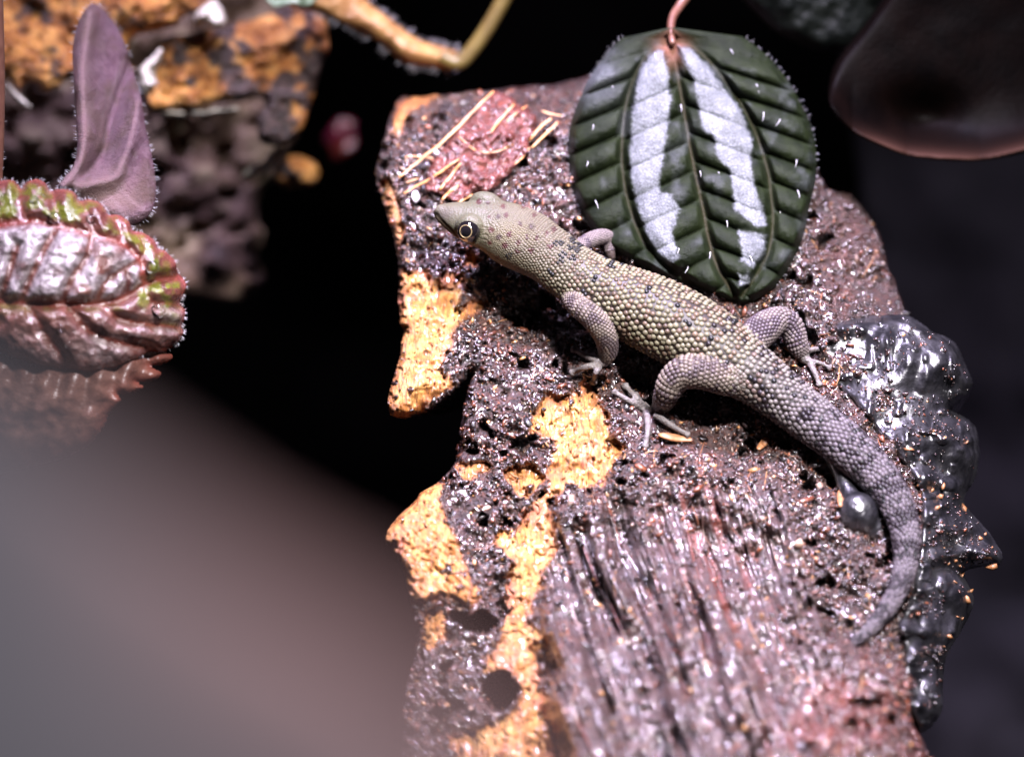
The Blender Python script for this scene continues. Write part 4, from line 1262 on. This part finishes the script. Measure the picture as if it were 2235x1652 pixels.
P, F, rx_, ry_, rs_ = grid_sheet(RED, 3.0, red_w, thick=0.04, smooth=4)
sec = np.full(rx_.shape, 1e9)
for v in RSEC: sec = np.minimum(sec, line_d(v, rx_, ry_))
dmid = line_d(RMID, rx_, ry_); drim = line_d(RRIM, rx_, ry_)
up_f = poly_sd(np.vstack([RRIM, RMID[::-1]]), rx_, ry_)
vein = np.maximum(np.maximum(np.exp(-(dmid / 7) ** 2), np.exp(-(drim / 8) ** 2)), 0.5 * np.exp(-(sec / 3) ** 2) * (up_f > 0))
up_ = poly_sd(np.vstack([RRIM, RMID[::-1]]), rx_ + 6 * n2(rx_, ry_, 20, 2, 152), ry_ + 6 * n2(rx_, ry_, 20, 2, 153))
silv = (1 - sstep(-14, -2, up_)) * sstep(3, 12, sec) * sstep(-0.5, 0.1, n2(rx_, ry_, 45, 2, 154) + 0.3)
lowp = np.exp(-((rx_ - 370) / 45) ** 2 - ((ry_ - 700) / 30) ** 2) + 0.7 * np.exp(-((rx_ - 260) / 120) ** 2 - ((ry_ - 770) / 60) ** 2) + 0.5 * np.exp(-((rx_ - 60) / 130) ** 2 - ((ry_ - 790) / 70) ** 2)
silv = np.maximum(silv, np.clip(lowp, 0, 1) * sstep(2, 12, sec) * 0.55)
grn = sstep(5, 22, drim) * (up_ > 0) * sstep(-0.05, 0.25, n2(rx_, ry_, 26, 2, 155)) * sstep(700, 640, ry_) + np.exp(-((rx_ - 385) / 40) ** 2 - ((ry_ - 640) / 90) ** 2) * sstep(0, .3, n2(rx_, ry_, 24, 2, 156))
rim = np.exp(np.minimum(rs_, 0) / 7)
m = M('red_leaf')
bc = m.ramp(m.noise(5, 4), [(0.3, (0.05, 0.016, 0.014)), (0.7, (0.12, 0.045, 0.03))])
bc = m.mix(m.attr('green'), bc, m.ramp(m.noise(9, 3), [(0.3, (0.04, 0.045, 0.006)), (0.7, (0.12, 0.13, 0.015))]))
bc = m.mix(m.attr('silver'), bc, m.ramp(m.noise(14, 4), [(0.32, (0.06, 0.04, 0.042)), (0.5, (0.20, 0.17, 0.175)), (0.7, (0.40, 0.36, 0.37))]))
bc = m.mix(m.attr('vein'), bc, (0.13, 0.028, 0.02))
bc = m.mix(m.attr('rim'), bc, (0.20, 0.05, 0.045))
m.set(Base_Color=bc, Roughness=0.25, Specular_IOR_Level=0.6, Normal=m.bump(m.noise(22, 4, 0.6), 0.025, 0.8), Coat_Weight=0.3, Coat_Roughness=0.12)
MAT_RED = m.m
rl = thing('scalloped_leaf', pt(0, 640, 1.0), 'wet red-rimmed scalloped leaf with silver and green patches at the left edge', 'leaf')
mesh_obj('blade', P, F, MAT_RED, rl, attrs={'vein': np.clip(vein, 0, 1), 'silver': np.clip(silv, 0, 1), 'green': np.clip(grn, 0, 1), 'rim': np.clip(rim, 0, 1)})
P, F = edge_hairs(RED, red_w, 320, .035, .002)
tag(mesh_obj('leaf_hairs', P, F, MAT_HAIR, rl), kind='stuff')
m = M('water'); m.set(Base_Color=(1, 1, 1), Roughness=0.0, IOR=1.33, Transmission_Weight=1.0); MAT_WATER = m.m
fr = m.node('ShaderNodeFresnel', IOR=1.5)
tr = m.node('ShaderNodeBsdfTransparent'); gl = m.node('ShaderNodeBsdfGlossy', Roughness=0.03)
m.nt.links.new(m.node('ShaderNodeMixShader', i0=fr, i1=tr, i2=gl), m.out.inputs['Surface'])
for (x, y), r, where in zip(zr([(320, 390), (535, 395), (200, 285), (900, 680), (930, 940), (360, 1040), (605, 1065), (400, 1135)]), [.05, .04, .035, .055, .06, .03, .03, .026],
                            ['large clear water droplet in the red groove near the upper rim of the scalloped leaf', 'clear droplet right of the large one in the same upper red groove', 'clear droplet in a green tooth on the top rim of the scalloped leaf',
                             'big flattened droplet near the right end of the scalloped leaf, above its midrib', 'biggest droplet below the midrib at the right tip of the scalloped leaf', 'small droplet on the lower half of the scalloped leaf, upper left of three',
                             'small droplet on the lower half of the scalloped leaf, rightmost of three', 'small droplet on the lower half of the scalloped leaf, lowest of three']):
    w = float(red_w(np.array([x]), np.array([y]), np.array([-60.]))[0])
    P, F = ellipsoid(pt(x, y, w + r * .2), (r * 1.15, r, r * .6), nu=16, nv=10)
    tag(mesh_obj('water_droplet', P, F, MAT_WATER), where, 'droplet', 'droplets on the scalloped leaf')

# a second leaf under it, its teeth showing
LOW = zr([(-160, 1080), (200, 1150), (500, 1200), (760, 1190), (940, 1180), (1015, 1195), (1005, 1235), (940, 1255), (880, 1262), (950, 1300), (925, 1340), (850, 1355), (800, 1352), (848, 1385), (800, 1415), (745, 1430), (690, 1425), (715, 1465), (650, 1540), (600, 1640), (480, 1760), (200, 1850), (-160, 1850)])


def low_w(x, y, sd):
    return 1.12 - 0.4 * ((x - 120) / 300.0) ** 2 - 0.5 * ((y - 840) / 200.0) ** 2 + 0.05 * n2(x, y, 40, 2, 161) + 0.03 * np.sin(x / 9.0 + y / 30.0) - 0.1 * np.exp(np.minimum(sd, 0) / 8)


P, F, qx_, qy_, qs_ = grid_sheet(LOW, 4, low_w, thick=0.04, smooth=4)
m = M('low_leaf')
m.set(Base_Color=m.mix(m.attr('rim'), m.ramp(m.noise(5, 4), [(0.3, (0.05, 0.025, 0.02)), (0.7, (0.12, 0.06, 0.045))]), (0.12, 0.03, 0.02)), Roughness=0.4, Normal=m.bump(m.noise(18, 3), 0.02, .7))
tag(mesh_obj('toothed_leaf', P, F, m.m, None, base=pt(0, 780, .6), attrs={'rim': np.clip(np.exp(np.minimum(qs_, 0) / 14), 0, 1)}), 'dim reddish toothed leaf half hidden under the scalloped leaf', 'leaf')

# stem at the left border
ys = np.linspace(-60, 430, 24)
P, F, _ = tube(pt(-7 + 4 * np.sin(ys / 120), ys, 0.3 - 0.0006 * (ys - 400)), .055, seg=12)
st = thing('plant_stem', pt(-6, 430, .3), 'pinkish hairy stem running up the left border', 'stem')
mesh_obj('stalk', P, F, MAT_PET, st)
it = [(pt(2 + rng.random() * 3, y, .33), (1, rng.normal(0, .5), rng.normal(0, .5)), rng.uniform(.02, .045), .002) for y in rng.uniform(0, 420, 45)]
P, F = hair_mesh(it); tag(mesh_obj('stem_hairs', P, F, MAT_HAIR, st), kind='stuff')

# ---------------------------------------------------------------- upper left: second cork piece, lichen, pale wall behind
LED_A = [(-80, -80), (420, -80), (455, 15), (400, 35), (380, 60), (300, 80), (275, 130), (290, 160), (200, 170), (150, 175), (122, 195), (92, 200), (78, 182), (60, 180), (40, 200), (20, 172), (-80, 160)]
LED_B = [(300, 165), (345, 95), (400, 75), (480, 60), (560, 40), (640, 10), (705, 40), (716, 105), (695, 170), (680, 230), (650, 290), (610, 320), (570, 305), (560, 262), (575, 225), (540, 215), (500, 226), (440, 236), (370, 242), (312, 238)]


def led_w(z0, ty):
    def f(x, y, sd):
        return z0 + ty * (y - 100) / 100.0 + 0.22 * n2(x, y, 90, 3, 171) + 0.10 * n2(x, y, 26, 3, 172) - 0.2 * np.exp(np.minimum(sd, 0) / 10)
    return f


m = M('far_cork')
cork = m.ramp(m.noise(5, 5, 0.65), [(0.3, (0.08, 0.028, 0.01)), (0.45, (0.36, 0.13, 0.03)), (0.6, (0.66, 0.32, 0.085)), (0.78, (0.80, 0.48, 0.2))])
dk = m.ramp(m.noise(12, 4), [(0.3, (0.012, 0.009, 0.01)), (0.7, (0.08, 0.045, 0.04))])
m.set(Base_Color=m.mix(m.attr('crust'), cork, dk), Roughness=m.ramp(m.noise(20, 3), [(0.3, 0.22), (0.7, 0.5)]), Specular_IOR_Level=0.6, Normal=m.bump(m.noise(20, 5, 0.7), 0.05, 1.0))
MAT_FARCORK = m.m
fc = thing('cork_ledge', pt(330, 200, -3), 'orange-brown cork ledge with pale torn edges at the upper left, blurred', 'bark')
for nm, poly, wf, thr in (('upper_slab', LED_A, led_w(-2.4, .10), 0.25), ('lower_slab', LED_B, led_w(-2.8, .10), -0.02)):
    P, F, x, y, s_ = grid_sheet(poly, 4, wf, thick=0.35, jitter=8, smooth=5)
    mesh_obj(nm, P, F, MAT_FARCORK, fc, attrs={'crust': sstep(thr - .10, thr + .12, 0.6 * n2(x + .6 * y, y - .6 * x, 95, 3, 173) + 0.5 * n2(x + .7 * y + 14 * n2(x, y, 40, 2, 175), y - .7 * x + 14 * n2(x, y, 40, 2, 176), 34, 4, 174))})
m = M('lichen')
m.set(Base_Color=m.ramp(m.noise(4, 4), [(0.3, (0.34, 0.30, 0.24)), (0.7, (0.72, 0.68, 0.62))]), Roughness=0.6, Normal=m.bump(m.noise(12, 4), 0.05, 0.8)); MAT_LICH = m.m
for poly, z0, lab in (([(308, 200), (303, 150), (330, 125), (350, 104), (352, 125), (338, 160), (342, 185), (315, 215)], -2.2, 'white torn lichen shred beside the purple leaf'),
                      ([(420, 45), (440, 15), (470, 0), (490, 30), (488, 52), (468, 62), (455, 50), (435, 60)], -2.3, 'pale lichen tuft on the tip of the cork ledge'),
                      ([(525, 385), (545, 362), (570, 355), (595, 325), (618, 322), (612, 345), (585, 372), (560, 385), (535, 392)], -3.2, 'pale curled lichen rim below the cork ledge'),
                      ([(320, 240), (360, 236), (440, 238), (500, 232), (520, 240), (470, 250), (400, 256), (330, 252)], -2.85, 'thin white lichen edge along the underside of the ledge'),
                      ([(15, 182), (40, 205), (62, 225), (70, 235), (50, 232), (28, 212)], -2.3, 'white lichen edge at the far upper left')):
    P, F, x, y, s_ = grid_sheet(poly, 3, led_w(z0, .05), thick=0.08, jitter=4, smooth=5)
    tag(mesh_obj('lichen', P, F, MAT_LICH), lab, 'lichen')
WALL = [(-120, -80), (500, -80), (640, 0), (690, 60), (690, 160), (650, 280), (620, 340), (600, 390), (570, 420), (560, 470), (575, 515), (560, 560), (570, 620), (500, 660), (380, 640), (200, 640), (-120, 640)]


def wall_w(x, y, sd):
    return -4.3 + 0.25 * n2(x, y, 80, 3, 181) - 0.3 * sstep(0.15, 0.5, n2(x, y, 55, 2, 182)) - 0.3 * np.exp(np.minimum(sd, 0) / 14) - 0.004 * (x - 300) * (x > 300)


P, F, x, y, s_ = grid_sheet(WALL, 5, wall_w, thick=0.5, jitter=10, smooth=5)
m = M('pale_bark')
m.set(Base_Color=m.ramp(m.noise(2.2, 5), [(0.3, (0.04, 0.024, 0.018)), (0.5, (0.16, 0.10, 0.075)), (0.7, (0.34, 0.28, 0.18))]), Roughness=0.6, Normal=m.bump(m.noise(9, 4), 0.06, 1))
tag(mesh_obj('pale_bark', P, F, m.m), 'dim pale brown bark wall with dark pits below the cork ledge', 'bark')

# ---------------------------------------------------------------- top centre: yellowish leaf and stalk, pink bud
YEL = [(560, -60), (780, -60), (800, 0), (850, 40), (910, 85), (970, 105), (1000, 118), (985, 150), (940, 145), (880, 135), (830, 95), (770, 62), (700, 28), (640, 12)]
yw = lambda x, y, sd: -2.3 + 0.10 * n2(x, y, 60, 2, 191) - 0.15 * np.exp(np.minimum(sd, 0) / 14) - 0.001 * (x - 700)
P, F, x, y, s_ = grid_sheet(YEL, 4, yw, thick=0.06, smooth=6)
m = M('yellow_leaf'); m.set(Base_Color=m.ramp(m.noise(4, 4), [(0.3, (0.20, 0.085, 0.035)), (0.7, (0.42, 0.24, 0.08))]), Roughness=0.45, Normal=m.bump(m.noise(12, 3), .04, .8))
yl = thing('drooping_leaf', pt(980, 130, -2.5), 'blurred yellow-brown drooping leaf on a bent stalk at the top centre', 'leaf')
mesh_obj('blade', P, F, m.m, yl)
p = smooth_open(np.array([(965, 125), (1000, 138), (1030, 110), (1065, 60), (1110, -20), (1130, -60)], float), 6)
m = M('olive_stalk'); m.set(Base_Color=m.ramp(m.noise(4, 3), [(0.3, (0.10, 0.065, 0.02)), (0.7, (0.19, 0.14, 0.035))]), Roughness=0.4)
P, F, _ = tube(pt(p[:, 0], p[:, 1], -2.6), .07, seg=12)
mesh_obj('stalk', P, F, m.m, yl)
P, F = edge_hairs(YEL, yw, 160, .10, .003); tag(mesh_obj('leaf_hairs', P, F, MAT_HAIR, yl), kind='stuff')
GRN = [(560, -60), (700, -60), (690, 2), (665, 14), (640, 8), (610, 16), (585, 6)]
P, F, *_ = grid_sheet(GRN, 3, lambda x, y, sd: -2.0 + 0.05 * n2(x, y, 30, 2, 3), thick=0.04, smooth=3)
m = M('grey_green'); m.set(Base_Color=(0.13, 0.18, 0.12), Roughness=0.4)
tag(mesh_obj('grey_green_leaf', P, F, m.m), 'tip of a grey-green leaf poking in at the top edge', 'leaf')
P, F = ellipsoid(pt(742, 306, -6.5), (.15, .19, .12), nu=18, nv=12); P = P + 0.12 * fbm(P * 6, 2, 5)[:, None]
m = M('pink_bud'); m.set(Base_Color=m.ramp(m.noise(2.5, 2), [(0.35, (0.09, 0.008, 0.03)), (0.65, (0.085, 0.012, 0.008))]), Roughness=0.35)
tag(mesh_obj('pink_bud', P, F, m.m), 'small blurred pink-red bud in the dark gap left of the bark', 'bud')
LED_C = [(690, 420), (640, 400), (610, 380), (640, 350), (690, 360), (700, 390)]
P, F, x, y, s_ = grid_sheet([(600, 355), (650, 340), (690, 360), (690, 400), (640, 410), (605, 395)], 4, led_w(-3.8, .05), thick=.3, jitter=5)
tag(mesh_obj('cork_scrap', P, F, MAT_FARCORK, attrs={'crust': sstep(-.25, .2, n2(x + .5 * y, y - .5 * x, 30, 4, 177))}), 'blurred orange cork scrap beside the pink bud', 'bark')

# ---------------------------------------------------------------- top right: dark leaf and big brown leaf
m = M('dark_leaf'); m.set(Base_Color=m.ramp(m.noise(3, 4), [(0.3, (0.003, 0.004, 0.004)), (0.7, (0.010, 0.012, 0.010))]), Specular_IOR_Level=0.08, Roughness=0.4, Normal=m.bump(m.noise(14, 4), .04, .8))
P, F, *_ = grid_sheet([(1600, -60), (1930, -60), (1915, 20), (1900, 70), (1860, 105), (1790, 112), (1720, 85), (1660, 40)], 4, lambda x, y, sd: -1.9 + .08 * n2(x, y, 50, 3, 201) - .25 * np.exp(np.minimum(sd, 0) / 20) - .0012 * (x - 1750), thick=.05, smooth=6)
tag(mesh_obj('dark_leaf', P, F, m.m), 'dim dark green-purple leaf in the shade above the striped leaf', 'leaf')
BR = [(1808, 215), (1825, 255), (1860, 288), (1910, 315), (1980, 340), (2060, 351), (2140, 351), (2220, 338), (2300, 310), (2420, 200), (2420, -200), (2030, -200), (1965, -60), (1890, 50), (1822, 140)]


def br_w(x, y, sd):
    low = np.interp(x, [1800, 1860, 1980, 2140, 2300], [215, 288, 340, 351, 310])
    return -1.5 + 0.55 * np.exp((np.minimum(y - low, 0)) / 34.0) - 0.22 * np.exp(np.minimum(sd, 0) / 7) + .02 * n2(x, y, 90, 2, 211) - .0010 * (x - 2000) - 0.3 * np.exp(-((x - 2010) / 90) ** 2 - ((y - 260) / 60) ** 2)


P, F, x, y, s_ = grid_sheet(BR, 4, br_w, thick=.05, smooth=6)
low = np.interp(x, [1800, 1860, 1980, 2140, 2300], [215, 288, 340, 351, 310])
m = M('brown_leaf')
m.set(Base_Color=m.mix(m.attr('rim'), m.ramp(m.noise(3, 4), [(0.3, (0.0008, 0.0005, 0.0005)), (0.7, (0.0025, 0.0012, 0.001))]), (0.05, 0.024, 0.018)), Specular_IOR_Level=0.03, Roughness=0.5, Normal=m.bump(m.noise(24, 4), .008, .8))  # rim mix paints in the light caught by the lower margin
tag(mesh_obj('brown_leaf', P, F, m.m, attrs={'rim': np.exp(np.minimum(y - low, 0) / 11.0) * sstep(1830, 1960, x)}), 'large dark red-brown leaf with a lower rim coloured as lit at the top right', 'leaf')

# ---------------------------------------------------------------- foreground: big leaf right in front of the lens, far out of focus
m = M('near_leaf')
nlc = m.mix(m.attr('margin'), m.ramp(m.noise(0.9, 3), [(0.35, (0.110, 0.118, 0.142)), (0.7, (0.140, 0.135, 0.155))]), (0.44, 0.26, 0.255))
m.set(Base_Color=nlc, Roughness=0.7, Specular_IOR_Level=0.1, Normal=m.bump(m.noise(3, 3), .1, .5))
NEAR = [(-900, 420), (-500, 560), (-150, 740), (200, 980), (540, 1220), (900, 1430), (1160, 1680), (1240, 2050), (850, 2400), (300, 2600), (-600, 2500), (-1100, 1900), (-1200, 1200)]
nw = lambda x, y, sd: 25.0 + 1.3 * (y - 1400) / 1000.0 + .5 * np.exp(-((x - 100) / 700.0) ** 2 - ((y - 1700) / 700.0) ** 2) + .05 * n2(x, y, 300, 2, 221) - .2 * np.exp(np.minimum(sd, 0) / 60)
P, F, x, y, s_ = grid_sheet(NEAR, 22, nw, thick=.12, smooth=5)
nl = thing('foreground_leaf', pt(0, 2500, 26), 'huge out-of-focus mauve-grey leaf filling the lower left corner', 'leaf')
mesh_obj('blade', P, F, m.m, nl, attrs={'margin': np.exp(np.minimum(s_, 0) / 230) * sstep(-200, 700, x)})

# ---------------------------------------------------------------- dim panel on the right, added in place of violet haze
m = M('haze_grey')
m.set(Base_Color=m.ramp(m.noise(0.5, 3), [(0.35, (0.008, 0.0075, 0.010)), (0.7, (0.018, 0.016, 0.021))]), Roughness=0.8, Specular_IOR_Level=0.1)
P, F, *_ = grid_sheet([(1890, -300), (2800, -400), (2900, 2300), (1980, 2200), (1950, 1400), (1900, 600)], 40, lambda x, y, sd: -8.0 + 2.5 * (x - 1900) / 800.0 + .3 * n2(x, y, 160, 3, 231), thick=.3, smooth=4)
tag(mesh_obj('side_haze_panel', P, F, m.m), 'dim violet-grey blurred panel added behind the right side in place of haze', None, kind='structure')
